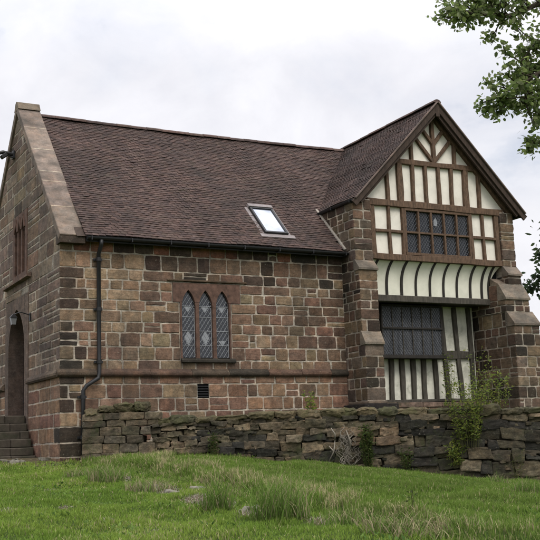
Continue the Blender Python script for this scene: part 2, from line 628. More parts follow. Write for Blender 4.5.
def bare(s, d):
    f = np.zeros_like(s)
    for a, b_, r1, r2 in PATCH:
        f = np.maximum(f, np.clip(1.5 - 1.5 * np.sqrt(((s - a) / r1) ** 2 + ((d - b_) / r2) ** 2), 0, 1))
    return f


def axis(lo, hi, f0, f1, step):
    mid = list(np.arange(f0, f1 + 1e-6, step))
    a = []; x = f0; st = step
    while x > lo:
        st *= 1.5; x -= st; a.append(max(x, lo))
    b = []; x = mid[-1]; st = step
    while x < hi:
        st *= 1.5; x += st; b.append(min(x, hi))
    return np.array(a[::-1] + mid + b)


gs = axis(-900, 900, -9, 11, .10); gd = axis(-300, 1800, 8, 26, .10)
S, D = np.meshgrid(gs, gd)
Zg = ground(S, D)
gx = CAM.x + RH.x * S + FH.x * D; gy = CAM.y + RH.y * S + FH.y * D
gv = np.stack([gx, gy, Zg], -1).reshape(-1, 3)
ns, ndd = len(gs), len(gd)
ii = np.arange(ns * ndd).reshape(ndd, ns)
gf = np.stack([ii[:-1, :-1], ii[:-1, 1:], ii[1:, 1:], ii[1:, :-1]], -1).reshape(-1, 4)
me = bpy.data.meshes.new('ground'); me.from_pydata(gv.tolist(), [], gf.tolist())
me.polygons.foreach_set('use_smooth', [True] * len(me.polygons))
_cy = gy.reshape(-1); _cx = gx.reshape(-1); _s = S.reshape(-1); _d = D.reshape(-1)
_db = np.interp(_s, WBs, WBd)
soil = np.clip(1 - np.abs(_cy + .1) / .9, 0, 1) * (_cx < .6) * (_cx > -6) + np.clip(1 - np.abs(_db - _d) / .35, 0, 1) * .8
soil = np.maximum(soil, ((_cx < .4) & (_cx > -4) & (_cy > -.5) & (_cy < 3)) * .9)
soil = np.maximum(soil, bare(_s, _d) * 1.6)
ca = me.color_attributes.new('Soil', 'FLOAT_COLOR', 'POINT')
sa = np.ones((len(soil), 4), np.float32); sa[:, :3] = np.clip(soil, 0, 1)[:, None]; ca.data.foreach_set('color', sa.ravel())
M_GROUND, nt, b = newmat('turf_soil')
tc = nd(nt, 'ShaderNodeTexCoord').outputs['Object']
n1 = noise_node(nt, .8, 8, .7, tc); n2 = noise_node(nt, 14, 6, .7, tc)
c1 = ramp(nt, n1.outputs['Fac'], [(.3, (.035, .055, .014)), (.55, (.05, .08, .018)), (.75, (.075, .075, .035))])
c2 = ramp(nt, n2.outputs['Fac'], [(.3, .55), (.7, 1.35)])
sl_ = nd(nt, 'ShaderNodeAttribute', attribute_name='Soil')
c3 = ramp(nt, n2.outputs['Fac'], [(.3, (.05, .04, .026)), (.6, (.11, .085, .055)), (.70, (.30, .26, .19))])
c4 = mixc(nt, mixc(nt, c1, c2, 1.0, 'MULTIPLY'), c3, sl_.outputs['Fac'])
nt.links.new(c4, b.inputs['Base Color']); b.inputs['Roughness'].default_value = 1
b.inputs['Specular IOR Level'].default_value = .05
bump(nt, b, n2.outputs['Fac'], .8, .04)
me.materials.append(M_GROUND)
og = bpy.data.objects.new('ground', me); COLL.objects.link(og); og['kind'] = 'structure'

# ------------------------------------------------------------------ chapel
chapel = thing('chapel', 'old brown sandstone chapel with tiled roof and timber framed cross gable', 'building', (5, 3, 0))
ZS, ZE, LX, W, YR, ZR = 1.738, 4.74, 7.16, 7.64, 3.82, 8.636

# --- walls -----------------------------------------------------------------
low = courses(-.35, ZS, .25, .34)
upc = courses(ZS, ZE, .22, .34, fixed=(2.0, 3.33, 3.78))
allc = low + upc[1:]


def front_pal(u, v, a, b_):
    if u < .5:
        if v < 4.2 and (v < ZS or random.random() < .8):
            return p_dark(u, v, a, b_) if random.random() < .85 else p_buff(u, v, a, b_)
    if v < ZS:
        return p_pink(u, v, a, b_) if random.random() < .8 else p_brown(u, v, a, b_)
    if v > 4.5:
        return p_red(u, v, a, b_) if random.random() < .45 else p_dark(u, v, a, b_)
    if u < 2.3 and random.random() < .3:
        return p_buff(u, v, a, b_)
    if v > 3.8 and random.random() < .3:
        return p_dark(u, v, a, b_)
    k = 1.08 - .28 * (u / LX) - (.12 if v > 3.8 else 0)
    return tuple(x * k for x in p_brown(u, v, a, b_))


mb = MB()
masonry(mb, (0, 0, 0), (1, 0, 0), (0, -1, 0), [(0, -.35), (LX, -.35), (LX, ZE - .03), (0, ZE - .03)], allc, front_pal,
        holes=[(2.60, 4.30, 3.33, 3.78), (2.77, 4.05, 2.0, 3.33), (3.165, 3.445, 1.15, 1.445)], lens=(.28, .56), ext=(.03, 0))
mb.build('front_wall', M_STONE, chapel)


def slope_z(y):          # roof plane
    t = (y + .25) / (YR + .25)
    return 4.70 + (ZR - 4.70) * t


def gable_pal(u, v, a, b_):
    # u=0 is the far (left) end; u=W is the corner
    if v < ZS:
        return p_pink(u, v, a, b_) if random.random() < .85 else p_dark(u, v, a, b_)
    r = random.random()
    return p_grey(u, v, a, b_) if r < .78 else (p_brown(u, v, a, b_) if r < .97 else p_dark(u, v, a, b_))


gc = low + upc[1:] + courses(ZE, 8.7, .24, .32, fixed=(5.72, 5.95))[1:]
yc = lambda y: W - y       # u along -Y from the back corner
mb = MB()
masonry(mb, (0, W, 0), (0, -1, 0), (-1, 0, 0),
        [(0, -.35), (W, -.35), (W, ZE), (W / 2, 8.72), (0, ZE)], gc, gable_pal,
        holes=[(yc(4.98), yc(2.66), .6, 3.85), (yc(4.25), yc(2.82), 4.30, 5.95)], lens=(.55, 1.15), ext=(0, .03), proud=.008, joint=.019)
mb.build('gable_wall', M_STONE, chapel)

mb = MB()        # rear wall and closing gable: plain rendered cores out of view
mb.box((.3, W - .45, -.35), (12.3, W - .05, ZE), lin((120, 100, 86)))
mb.box((12.0, .1, -.35), (12.3, W - .46, 5.9), lin((110, 92, 80)))
mb.build('rear_wall', M_STONE, chapel)
mb = MB()        # inner core of the walls behind window and door openings
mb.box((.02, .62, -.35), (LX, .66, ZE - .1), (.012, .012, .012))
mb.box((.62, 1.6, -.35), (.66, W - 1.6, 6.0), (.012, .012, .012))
mb.build('inner_wall_lining', M_DARKIN, chapel)

# --- string course ---------------------------------------------------------
prof = [(0, -.10), (.05, -.10), (.085, -.06), (.085, -.015), (.06, .02), (.0, .075)]
mb = MB()
x = -.085
while x < LX - .02:
    L = min(random.uniform(.7, 1.3), LX - .01 - x)
    if LX - (x + L) < .3:
        L = LX - .01 - x
    col = random.choice([lin((104, 88, 70)), lin((84, 72, 60)), lin((96, 76, 64)), lin((60, 54, 46))])
    dz = random.uniform(-.006, .006)
    mb.prism(prof, x + .004, x + L - .004, lambda a, b_, d: (d, -a - .012, ZS + b_ + dz), col)
    x += L
mb.build('string_course', M_STONE, chapel)
mb = MB()
for y0, y1 in ((.006, 2.6), (5.05, W)):
    mb = MB()
    y = y0
    while y < y1 - .01:
        L = min(random.uniform(.7, 1.3), y1 - y)
        if y1 - (y + L) < .3:
            L = y1 - y
        mb.prism(prof, y + .003, y + L - .003, lambda a, b_, d: (-a - .012, d, ZS + b_), random.choice([lin((104, 90, 76)), lin((84, 72, 62))]))
        y += L
    mb.build('string_course', M_STONE, chapel)


# --- pointed openings --------------------------------------------------------
def arch_z(t, w, spring, rise):
    """height of a pointed arch at offset t from its centre line"""
    h = w / 2; t = abs(t)
    if t >= h:
        return spring
    r = (rise * rise + h * h) / (2 * h)
    c = h - r            # arc centre on the far side
    return spring + math.sqrt(max(0, r * r - (t - c) ** 2))


def surround(m, P, u0, u1, v0, v1, ops, depth, col, step=.012):
    """stone block u0..u1 x v0..v1 with pointed openings (uc,w,base,spring,rise) cut through to depth"""
    cuts = {u0, u1}
    for uc, w, base, spring, rise in ops:
        k = max(8, int(w / step))
        for i in range(k + 1):
            cuts.add(round(uc - w / 2 + w * i / k, 5))
    cuts = sorted(cuts)

    def span(u):
        for uc, w, base, spring, rise in ops:
            if abs(u - uc) < w / 2 - 1e-6:
                return uc, w, base, spring, rise
        return None
    for a, b_ in zip(cuts[:-1], cuts[1:]):
        if b_ - a < 1e-6:
            continue
        o = span((a + b_) / 2)
        if o is None:
            m.add([P(a, v0, 0), P(b_, v0, 0), P(b_, v1, 0), P(a, v1, 0)], [(0, 1, 2, 3)], col)
        else:
            uc, w, base, spring, rise = o
            za = max(base, arch_z(a - uc, w, spring, rise)); zb = arch_z(b_ - uc, w, spring, rise)
            za, zb = max(za, v0), max(zb, v0)
            if min(za, zb) >= v1 - 1e-4:
                continue
            za, zb = min(za, v1), min(zb, v1)
            m.add([P(a, za, 0), P(b_, zb, 0), P(b_, v1, 0), P(a, v1, 0)], [(0, 1, 2, 3)], col)
            m.add([P(a, za, 0), P(b_, zb, 0), P(b_, zb, -depth), P(a, za, -depth)], [(0, 1, 2, 3)], tuple(c * .9 for c in col))
            if base > v0 + 1e-4:
                m.add([P(a, v0, 0), P(b_, v0, 0), P(b_, base, 0), P(a, base, 0)], [(0, 1, 2, 3)], col)
                m.add([P(a, base, 0), P(b_, base, 0), P(b_, base, -depth), P(a, base, -depth)], [(0, 1, 2, 3)], col)
    for uc, w, base, spring, rise in ops:
        for e in (uc - w / 2, uc + w / 2):
            lo_, hi_ = max(base, v0), max(spring, v0)
            if hi_ > lo_:
                m.add([P(e, lo_, 0), P(e, hi_, 0), P(e, hi_, -depth), P(e, lo_, -depth)], [(0, 1, 2, 3)], tuple(c * .95 for c in col))
    for e in (u0, u1):
        m.add([P(e, v0, 0), P(e, v1, 0), P(e, v1, -depth), P(e, v0, -depth)], [(0, 1, 2, 3)], col)


def lattice(m, P, u0, u1, v0, v1, du, dv, w, top=None, n=.0, t=.008):
    """diagonal lead cames clipped to the light"""
    def seg(p, q):
        (ax, ay), (bx, by) = p, q
        k = 8
        run = []
        for i in range(k + 1):
            x, y = ax + (bx - ax) * i / k, ay + (by - ay) * i / k
            run.append((x, y))
        for a, b_ in zip(run[:-1], run[1:]):
            mx, my = (a[0] + b_[0]) / 2, (a[1] + b_[1]) / 2
            if top and my > top(mx):
                continue
            dx, dy = b_[0] - a[0], b_[1] - a[1]; L = math.hypot(dx, dy)
            if L < 1e-5:
                continue
            ox, oy = -dy / L * w / 2, dx / L * w / 2
            vs = [P(a[0] + ox, a[1] + oy, n), P(b_[0] + ox, b_[1] + oy, n), P(b_[0] - ox, b_[1] - oy, n), P(a[0] - ox, a[1] - oy, n)]
            vs += [P(a[0], a[1], n + t), P(b_[0], b_[1], n + t)]
            m.add(vs, [(0, 1, 5, 4), (4, 5, 2, 3)], (.5, .5, .5))
    W_, H_ = u1 - u0, v1 - v0
    k = int(W_ / du + H_ / dv) + 2
    for sgn in (1, -1):
        for i in range(-k, k + 1):
            # line (u-u0)/du + sgn*(v-v0)/dv = i
            pts = []
            for u in (u0, u1):
                v = v0 + sgn * dv * (i - (u - u0) / du)
                if v0 - 1e-6 <= v <= v1 + 1e-6:
                    pts.append((u, v))
            for v in (v0, v1):
                u = u0 + du * (i - sgn * (v - v0) / dv)
                if u0 + 1e-6 < u < u1 - 1e-6:
                    pts.append((u, v))
            if len(pts) >= 2:
                seg(pts[0], pts[1])


# --- three-light lancet window ----------------------------------------------
lw = MB()
Pf = lambda u, v, n: Vector((u, -.022 + -n, v))
win = bpy.data.objects.new('lancet_window', None); COLL.objects.link(win); win.parent = chapel
win.matrix_parent_inverse = Matrix.Translation(-chapel.location)
lights = [(2.985, .34), (3.41, .34), (3.835, .34)]
ops = [(c, w, 2.07, 3.22, .40) for c, w in lights]
lin_b = MB()
surround(lin_b, Pf, 2.605, 4.295, 3.335, 3.775, ops, .2, (.2, .1, .07))
win_l = lin_b.build('lintel', M_REDSTONE, win)
lin_b = MB()
surround(lin_b, Pf, 2.775, 4.045, 2.005, 3.33, ops, .22, (.2, .1, .07))
lin_b.build('jamb', M_REDSTONE, win)
mb = MB()
mb.prism([(0, 1.94), (.06, 1.955), (.06, 2.0), (0, 2.05)], 2.77, 4.12, lambda a, b_, d: (d, -a - .03, b_), lin((44, 40, 34)))
mb.build('sill', M_COPE, win)
mb = MB()
mb.prism([(0, 0), (.03, .01), (.03, .035), (0, .05)], 2.46, 4.46, lambda a, b_, d: (d, -a - .026, 3.80 + b_ + .006 * math.sin(d * 3)), lin((92, 76, 60)))
mb.build('drip_mould', M_STONE, win)
for k, (c, w) in enumerate(lights):
    Pg = lambda u, v, n: Vector((u, .055 - n, v))
    g = MB()
    N_ = 14
    vs = [Pg(c - w / 2, 2.07, 0), Pg(c + w / 2, 2.07, 0)]
    for i in range(N_ + 1):
        t = w / 2 - w * i / N_
        vs.append(Pg(c + t, arch_z(t, w, 3.22, .40), 0))
    g.add(vs, [tuple(range(len(vs)))])
    pane = g.build('pane', M_GLASS, win)
    l = MB()
    lattice(l, Pg, c - w / 2, c + w / 2, 2.07, 3.62, .098, .145, .011, top=lambda u: arch_z(u - c, w, 3.22, .40) - .005, n=.004)
    for e in (-1, 1):
        l.bar(Pg(c + e * (w / 2 - .012), 2.07, .004), Pg(c + e * (w / 2 - .012), 3.22, .004), .016, .012)
    for zz in (2.35, 2.68, 3.0, 3.25):
        l.bar(Pg(c - w / 2, zz, .012), Pg(c + w / 2, zz, .012), .012, .012, up=Vector((0, 0, 1)))
    l.build('lead_lattice', M_LEAD, win)
    d = MB()                              # clear diamond panes in the middle and at the head
    def diamond(m, cz, hw, hh, lower=False):
        q = [Pg(c, cz - hh, .006), Pg(c + hw, cz, .006), Pg(c, cz + hh, .006), Pg(c - hw, cz, .006)]
        m.add(q[:2] + q[3:] if lower else q, [(0, 1, 2)] if lower else [(0, 1, 2, 3)])
    diamond(d, 2.52 if k < 2 else 2.46, .10, .175 if k < 2 else .12, lower=(k == 2))
    d.build('diamond_pane', M_GLASSPALE, win)
    d = MB()
    diamond(d, 3.24, .10, .14, lower=True)
    d.build('diamond_pane', M_GLASSPALE, win)

# wall vent
vent = MB()
vent.box((3.17, .05, 1.155), (3.44, .09, 1.44))
o_v = vent.build('wall_vent', M_DARKIN, chapel)
vent = MB()
for i in range(5):
    zz = 1.17 + i * .058
    vent.obox(Vector((3.305, .015, zz + .015)), Vector((1, 0, 0)), Vector((0, .8, .6)), Vector((0, -.6, .8)), .134, .02, .005, bev=.001)
vent.build('louvre', M_BLACK, o_v)

# --- gable door and window ----------------------------------------------------
def empty_part(name, parent):
    o = bpy.data.objects.new(name, None); COLL.objects.link(o); o.parent = parent
    o.matrix_parent_inverse = Matrix.Translation(-chapel.location)
    return o


Pgab = lambda u, v, n: Vector((-.022 - n, W - u, v))
dr = empty_part('door', chapel)
mb = MB()
surround(mb, Pgab, yc(4.975), yc(2.665), .6, 3.845, [(yc(3.82), 1.62, .9, 2.55, 1.02)], .42, (.15, .108, .085), .05)
mb.build('door_surround', M_STONE, dr)
mb = MB()
for i in range(9):
    y0 = 3.01 + i * .18
    zt = min(arch_z(y0 - 3.82, 1.62, 2.55, 1.02), arch_z(y0 + .18 - 3.82, 1.62, 2.55, 1.02)) + .12
    mb.box((.36, y0 + .003, .9), (.40, y0 + .177, zt), bev=.004)
lf = mb.build('door_leaf', M_DOOR, dr)
mb = MB()
for zz in (1.3, 2.35):
    mb.box((.345, 3.05, zz), (.358, 4.55, zz + .06), bev=.003)
mb.tube([(.34, 3.2, 1.95), (.30, 3.2, 1.95), (.30, 3.2, 1.85)], .015)
mb.build('door_ironwork', M_BLACK, lf)

gw = empty_part('gable_window', chapel)
mb = MB()
gl = [(3.16, .27), (3.53, .27), (3.90, .27)]
surround(mb, Pgab, yc(4.245), yc(2.825), 4.305, 5.945, [(yc(y), w, 4.42, 5.45, .30) for y, w in gl], .25, (.2, .1, .07))
mb.build('window_surround', M_REDSTONE, gw)
mb = MB()
for y, w in gl:
    mb.add([(.16, y - w / 2 - .02, 4.4), (.16, y + w / 2 + .02, 4.4), (.16, y + w / 2 + .02, 5.9), (.16, y - w / 2 - .02, 5.9)], [(0, 1, 2, 3)])
mb.build('pane', M_GLASS, gw)
for y, w in gl:
    mb = MB()
    lattice(mb, lambda u, v, n: Vector((.155 - n, u, v)), y - w / 2, y + w / 2, 4.42, 5.75, .09, .13, .012)
    mb.build('lead_lattice', M_LEAD, gw)
mb = MB()
mb.prism([(0, 4.18), (.10, 4.2), (.10, 4.24), (0, 4.305)], 2.4, 4.95, lambda a, b_, d: (-a - .02, d, b_), lin((112, 92, 80)))
mb.build('sill', M_STONE, gw)
mb = MB()        # raised relieving-arch stones over the lights
for y, w in gl:
    for s in (-1, 1):
        mb.bar((-.034, y + s * .15, 5.52), (-.034, y, 5.86), .055, .03, up=Vector((-1, 0, 0)))
mb.build('arch_moulding', M_REDSTONE, gw)

# --- roofs --------------------------------------------------------------------
TP = [lin(c) for c in ((98, 80, 75), (90, 74, 70), (104, 84, 77), (86, 71, 67), (94, 78, 70), (106, 88, 81), (82, 68, 64), (98, 78, 71))]


def tiles(m, org, U, Sd, N, length, slope, keep, gauge=.09, tw=.152, sag=None, kcol=.74):
    org, U, Sd, N = Vector(org), Vector(U), Vector(Sd), Vector(N)
    nc = int(slope / gauge) + 1
    for j in range(nc):
        s0 = j * gauge
        off = (tw / 2 if j % 2 else 0) + random.uniform(-.015, .015)
        n = int(length / tw) + 2
        rowlift = random.uniform(-.003, .003)
        for i in range(-1, n):
            u0 = i * tw + off
            a, b_ = max(u0, 0), min(u0 + tw, length)
            if b_ - a < .03:
                continue
            p = org + U * ((a + b_) / 2) + Sd * (s0 + gauge / 2)
            if s0 > slope or not keep(p):
                continue
            a += .0025; b_ -= .0025
            z = sag(p) if sag else 0
            l = .020 + rowlift + random.uniform(-.002, .004) + (.012 if random.random() < .012 else 0); tl = random.uniform(-.003, .003)
            ds = random.uniform(-.006, .006)
            s1 = min(s0 + gauge * 1.35, slope)

            def Q(u, s, h):
                return org + U * u + Sd * s + N * (h + z)
            mid = (a + b_) / 2; cam_ = .004
            vs = [Q(a, s0 + ds, l + tl), Q(mid, s0 + ds - .002, l + cam_), Q(b_, s0 + ds, l - tl), Q(b_, s1, .006), Q(mid, s1, .008), Q(a, s1, .006),
                  Q(a, s0 + ds, l + tl - .014), Q(mid, s0 + ds - .002, l + cam_ - .014), Q(b_, s0 + ds, l - tl - .014)]
            c = random.choice(TP); k = kcol * random.uniform(.90, 1.09)
            m.add(vs, [(0, 1, 4, 5), (1, 2, 3, 4), (6, 7, 1, 0), (7, 8, 2, 1)], tuple(x * k for x in c))


WX, WZ, WT = 9.83, 8.742, 1.035          # cross ridge: X, height, slope
EVX = 2.68                               # half-width to the verge tips
sl = Vector((0, YR + .25, ZR - 4.70)); SL = sl.length; sl.normalize()
nrm = Vector((0, -sl.z, sl.y))
sagf = lambda p: -.035 * math.sin(max(0, min(1, (p.x - .5) / 9)) * math.pi) * max(0, (p.z - 4.7) / 4) + .010 * math.sin(p.x * 1.9 + p.z) + .007 * math.sin(p.x * 4.1 - p.z * 2.3)


def wing_z(x):
    return WZ - WT * abs(x - WX)


def keep_main(p):
    if p.x > LX - .03 and p.y < 1.07:
        return False
    return p.z > wing_z(p.x) - .12 or p.x < 7.1


mr = MB()
tiles(mr, (.48, -.27, 4.70), (1, 0, 0), sl, nrm, 9.6, SL, keep_main, sag=sagf)
sb = Vector((0, -(YR + .25), ZR - 4.70)).normalized()
o_mr = mr.build('main_roof', M_TILE, chapel, fixn=False)
br = MB()
tiles(br, (.48, W + .27, 4.70), (1, 0, 0), sb, Vector((0, sb.z, -sb.y)), 11.8, SL, lambda p: True, gauge=.2, tw=.33)
br.build('rear_slope', M_TILE, o_mr, fixn=False)
ub = MB()        # boarding under the tiles
e = .03
ub.add([(.3, -.25, 4.70 - e), (LX - .01, -.25, 4.70 - e), (LX - .01, 1.3, slope_z(1.3) - e - .01), (.3, 1.3, slope_z(1.3) - e - .01)], [(0, 1, 2, 3)])
ub.add([(.3, 1.3, slope_z(1.3) - e - .01), (12.2, 1.3, slope_z(1.3) - e - .01), (12.2, YR, ZR - e - .03), (.3, YR, ZR - e - .03)], [(0, 1, 2, 3)])
ub.add([(.3, YR, ZR - e - .03), (12.2, YR, ZR - e - .03), (12.2, W + .25, 4.70 - e), (.3, W + .25, 4.70 - e)], [(0, 1, 2, 3)])
ub.build('roof_boarding', M_DARKOAK, o_mr, fixn=False)


def ridge(m, p, q, r=.13, L=.42, sag=None):
    p, q = Vector(p), Vector(q); d = (q - p); tot = d.length; d.normalize()
    X = d.cross(Vector((0, 0, 1))).normalized(); Z = Vector((0, 0, 1))
    n = int(tot / L)
    for i in range(n):
        a = p + d * (tot * i / n + .004); b_ = p + d * (tot * (i + 1) / n - .004)
        if sag:
            a = a + Z * sag(a); b_ = b_ + Z * sag(b_)
        lift = random.uniform(-.008, .008)
        vs = []; K = 8
        for pt, rr in ((a, r), (b_, r * 1.03)):
            for k in range(K + 1):
                an = math.pi * (k / K)
                vs.append(pt + X * (math.cos(an) * rr * 1.0) + Z * (math.sin(an) * rr * .75 - .05 + lift))
        fs = [(k, k + 1, K + 2 + k, K + 1 + k) for k in range(K)]
        fs += [tuple(range(K + 1)), tuple(range(K + 1, 2 * K + 2))]
        c = random.choice(TP); kk = random.uniform(.75, 1.1)
        m.add(vs, fs, tuple(x * kk for x in c))


rd = MB()
ridge(rd, (.5, YR, ZR + .02), (9.75, YR, ZR + .02), sag=lambda p: -.035 * math.sin((p.x - .5) / 9 * math.pi))
rd.build('ridge_tiles', M_TILE, o_mr)

# cross roof
VY = -.78
wl = Vector((EVX, 0, WT * EVX)); WSL = wl.length; wl.normalize()
wn = Vector((-wl.z, 0, wl.x))
wsag = lambda p: .010 * math.sin(p.y * 2.3 + p.z * 1.3) + .006 * math.sin(p.y * 5 - p.z * 2)


def keep_w(p):
    if p.y < .2:
        return True
    return p.z > slope_z(p.y) - .12 if p.y < YR else False


cr_ = MB()
tiles(cr_, (WX - EVX, VY, wing_z(WX - EVX)), (0, 1, 0), wl, wn, 5.0, WSL, keep_w, sag=wsag, kcol=.66)
wl2 = Vector((-EVX, 0, WT * EVX)).normalized()
tiles(cr_, (WX + EVX, VY, wing_z(WX - EVX)), (0, 1, 0), wl2, Vector((wl2.z, 0, -wl2.x)), 5.0, WSL, keep_w, sag=wsag, kcol=.66)
o_cr = cr_.build('cross_roof', M_TILE, chapel, fixn=False)
rd = MB()
ridge(rd, (WX, VY + .0, WZ + .03), (WX, YR + .4, WZ + .03), r=.12)
rd.build('ridge_tiles', M_TILE, o_cr)
ub = MB()
zt = wing_z(WX - EVX)
for s in (-1, 1):
    ub.add([(WX + s * EVX, VY + .02, zt - .03), (WX + s * EVX, 2.2, zt - .03), (WX, 4.2, WZ - .03), (WX, VY + .02, WZ - .03)], [(0, 1, 2, 3)])
    ub.add([(WX + s * EVX, VY + .02, zt - .05), (WX + s * EVX, 2.2, zt - .05), (WX, 4.2, WZ - .05), (WX, VY + .02, WZ - .05)], [(0, 1, 2, 3)])
ub.build('roof_boarding', M_DARKOAK, o_cr, fixn=False)
vg = MB()         # pale undercloak of verge tiles
for s in (-1, 1):
    p = Vector((WX + s * (EVX + .02), VY - .012, zt - .03)); q = Vector((WX + s * .02, VY - .012, WZ - .01))
    vg.bar(p, q, .035, .05, col=lin((120, 104, 96)))
vg.build('verge_undercloak', M_COPE, o_cr)

# coping on the west gable
cp_ = MB()
y0c, z0c, y1c, z1c = -.20, 4.70, YR, 8.90
d = Vector((0, y1c - y0c, z1c - z0c)); TL = d.length; d.normalize(); nn = Vector((0, -d.z, d.y))
fr = [0, .19, .37, .445, .62, .80, 1.0]
for side in (0, 1):
    for a, b_ in zip(fr[:-1], fr[1:]):
        c = Vector((.225, y0c, z0c)) + d * (TL * (a + b_) / 2) - nn * .085
        X_, Y_, Z_ = Vector((1, 0, 0)), d, nn
        if side:
            c = Vector((c.x, 2 * YR - c.y, c.z)); Y_ = Vector((0, -d.y, d.z)); Z_ = Vector((0, -nn.y, nn.z))
        cl = shade_of(lin((134, 119, 108)), .85, 1.1)
        cp_.obox(c, X_, Y_, Z_, .285, TL * (b_ - a) / 2 - .003, .085, cl, .012)
        j = Vector((.225, y0c, z0c)) + d * (TL * b_) - nn * .08
        if side:
            j = Vector((j.x, 2 * YR - j.y, j.z))
        if b_ < 1:
            cp_.obox(j, X_, Y_, Z_, .278, .012, .083, lin((190, 175, 155)), 0)
# apex saddle stone
cp_.prism([(YR - .22, 8.72), (YR + .22, 8.72), (YR + .1, 8.92), (YR, 8.96), (YR - .1, 8.92)], -.062, .512, lambda a, b_, dd: (dd, a, b_), lin((132, 118, 102)))
cp_.build('gable_coping', M_COPE, chapel)
kn = MB()
kn.prism([(-.21, 4.52), (.12, 4.52), (.12, 4.74), (-.21, 4.66)], -.055, .5, lambda a, b_, dd: (dd, a, b_), lin((70, 60, 52)))
kn.build('kneeler_stone', M_STONE, chapel)
for_infill = MB()   # wall between roof and coping on the gable's inner side
for_infill.add([(.40, -.1, 4.6), (.40, YR, 8.75), (.40, 2 * YR + .1, 4.6)], [(0, 1, 2)], lin((110, 96, 84)))
for_infill.build('gable_upstand', M_STONE, chapel)

# gutters and downpipe
def gutter(name, p, q, off, r=.06):
    m = MB(); p, q = Vector(p), Vector(q); dd = (q - p).normalized(); X = Vector(off).normalized(); Z = Vector((0, 0, 1))
    K = 8; vs = []
    for pt in (p, q):
        for rr in (r, r - .012):
            for k in range(K + 1):
                an = math.pi + math.pi * k / K
                vs.append(pt + X * (math.cos(an) * rr) + Z * (math.sin(an) * rr))
    n = K + 1; fs = []
    for k in range(K):
        fs.append((k, k + 1, 2 * n + k + 1, 2 * n + k)); fs.append((n + k, n + k + 1, 3 * n + k + 1, 3 * n + k))
    for e_ in (0, 2 * n):
        fs.append(tuple(range(e_, e_ + n)) )
    for k in (0, K):
        fs.append((k, n + k, 3 * n + k, 2 * n + k))
    m.add(vs, fs)
    L = (q - p).length
    k = int(L / .9)
    for i in range(k + 1):
        c = p + dd * (.08 + (L - .16) * i / max(1, k)) - X * .0
        m.obox(c - Vector((0, 0, .035)), dd, X, Z, .012, r + .012, .045, bev=.003)
    return m.build(name, M_BLACK, chapel)


gutter('gutter', (.52, -.315, 4.655), (LX - .02, -.315, 4.655), (0, -1, 0))
gutter('gutter', (WX - EVX - .03, -.70, zt - .035), (WX - EVX - .03, 1.25, zt - .035), (-1, 0, 0))
gutter('gutter', (WX + EVX + .03, -.70, zt - .035), (WX + EVX + .03, 1.25, zt - .035), (1, 0, 0))
fb = MB()
fb.box((.52, -.24, 4.56), (LX - .01, -.215, 4.70), bev=.003)
fb.box((.52, -.214, 4.62), (LX - .01, -.02, 4.64))
fb.build('fascia_board', M_BLACK, chapel)
fb = MB()
fb.box((WX - EVX + .02, -.6, zt - .13), (WX - EVX + .045, 1.2, zt - .02), bev=.003)
fb.build('fascia_board', M_BLACK, chapel)

dp = MB()
pts = [(.83, -.315, 4.60), (.83, -.31, 4.5), (.83, -.11, 4.32), (.83, -.11, 1.72), (.80, -.14, 1.60), (.54, -.14, 1.44), (.47, -.12, 1.34), (.46, -.11, -.12)]
dp.tube(pts, .045, 10)
o_dp = dp.build('downpipe', M_BLACK, chapel, smooth=True)
for zz, xx in ((4.2, .83), (3.1, .83), (1.95, .83), (1.2, .465), (.35, .46)):
    c = MB(); c.tube([(xx, -.11, zz - .04), (xx, -.11, zz + .04)], .058, 10)
    c.box((xx - .1, -.06, zz - .025), (xx + .1, -.03, zz + .025), bev=.003)
    c.build('pipe_bracket', M_BLACK, o_dp)

# roof window
def roofp(x, y, h=0):
    return Vector((x, y, slope_z(y))) + nrm * h


def roofbox(m, x0, x1, y0, y1, h0, h1, bev=.004):
    a = roofp(x0, y0, h0); b_ = roofp(x1, y1, h1)
    c = (roofp(x0, y0, (h0 + h1) / 2) + roofp(x1, y1, (h0 + h1) / 2)) / 2
    m.obox(c, Vector((1, 0, 0)), sl, nrm, (x1 - x0) / 2, (roofp(x0, y1) - roofp(x0, y0)).length / 2, (h1 - h0) / 2, bev=bev)


rw = empty_part('roof_window', chapel)
SX0, SX1, SY0, SY1 = 5.07, 5.71, .12, 1.00
m = MB()
roofbox(m, SX0, SX0 + .055, SY0, SY1, .0, .10); roofbox(m, SX1 - .055, SX1, SY0, SY1, .0, .10)
roofbox(m, SX0 + .056, SX1 - .056, SY0, SY0 + .045, .0, .10); roofbox(m, SX0 + .056, SX1 - .056, SY1 - .075, SY1 - .04, .0, .101)
m.build('window_frame', M_BLACK, rw)
m = MB(); roofbox(m, SX0 - .02, SX1 + .02, SY1 - .038, SY1 + .05, .0, .12); m.build('top_cover', M_FLASH, rw)
m = MB(); roofbox(m, SX0 + .056, SX1 - .056, SY0 + .046, SY1 - .077, .06, .075, 0); m.build('pane', M_SKYGLASS, rw)
m = MB(); roofbox(m, SX0 - .14, SX1 + .16, SY0 - .10, SY0 - .002, .028, .05); roofbox(m, SX0 - .10, SX0 - .005, SY0, SY1, .02, .04)
roofbox(m, SX1 + .005, SX1 + .08, SY0, SY1, .02, .04); m.build('flashing', M_FLASH, rw)

# --- cross wing stone piers -------------------------------------------------
XR0, XR1 = 11.56, 12.36
pc = courses(.3, 6.0, .2, .3, fixed=(1.0, 2.34, 2.65, 4.18, 4.42))


def sub(cs, a, b_):
    r_ = [c for c in cs if a - 1e-6 <= c <= b_ + 1e-6]
    if r_[0] > a + .02:
        r_.insert(0, a)
    if r_[-1] < b_ - .02:
        r_.append(b_)
    return r_


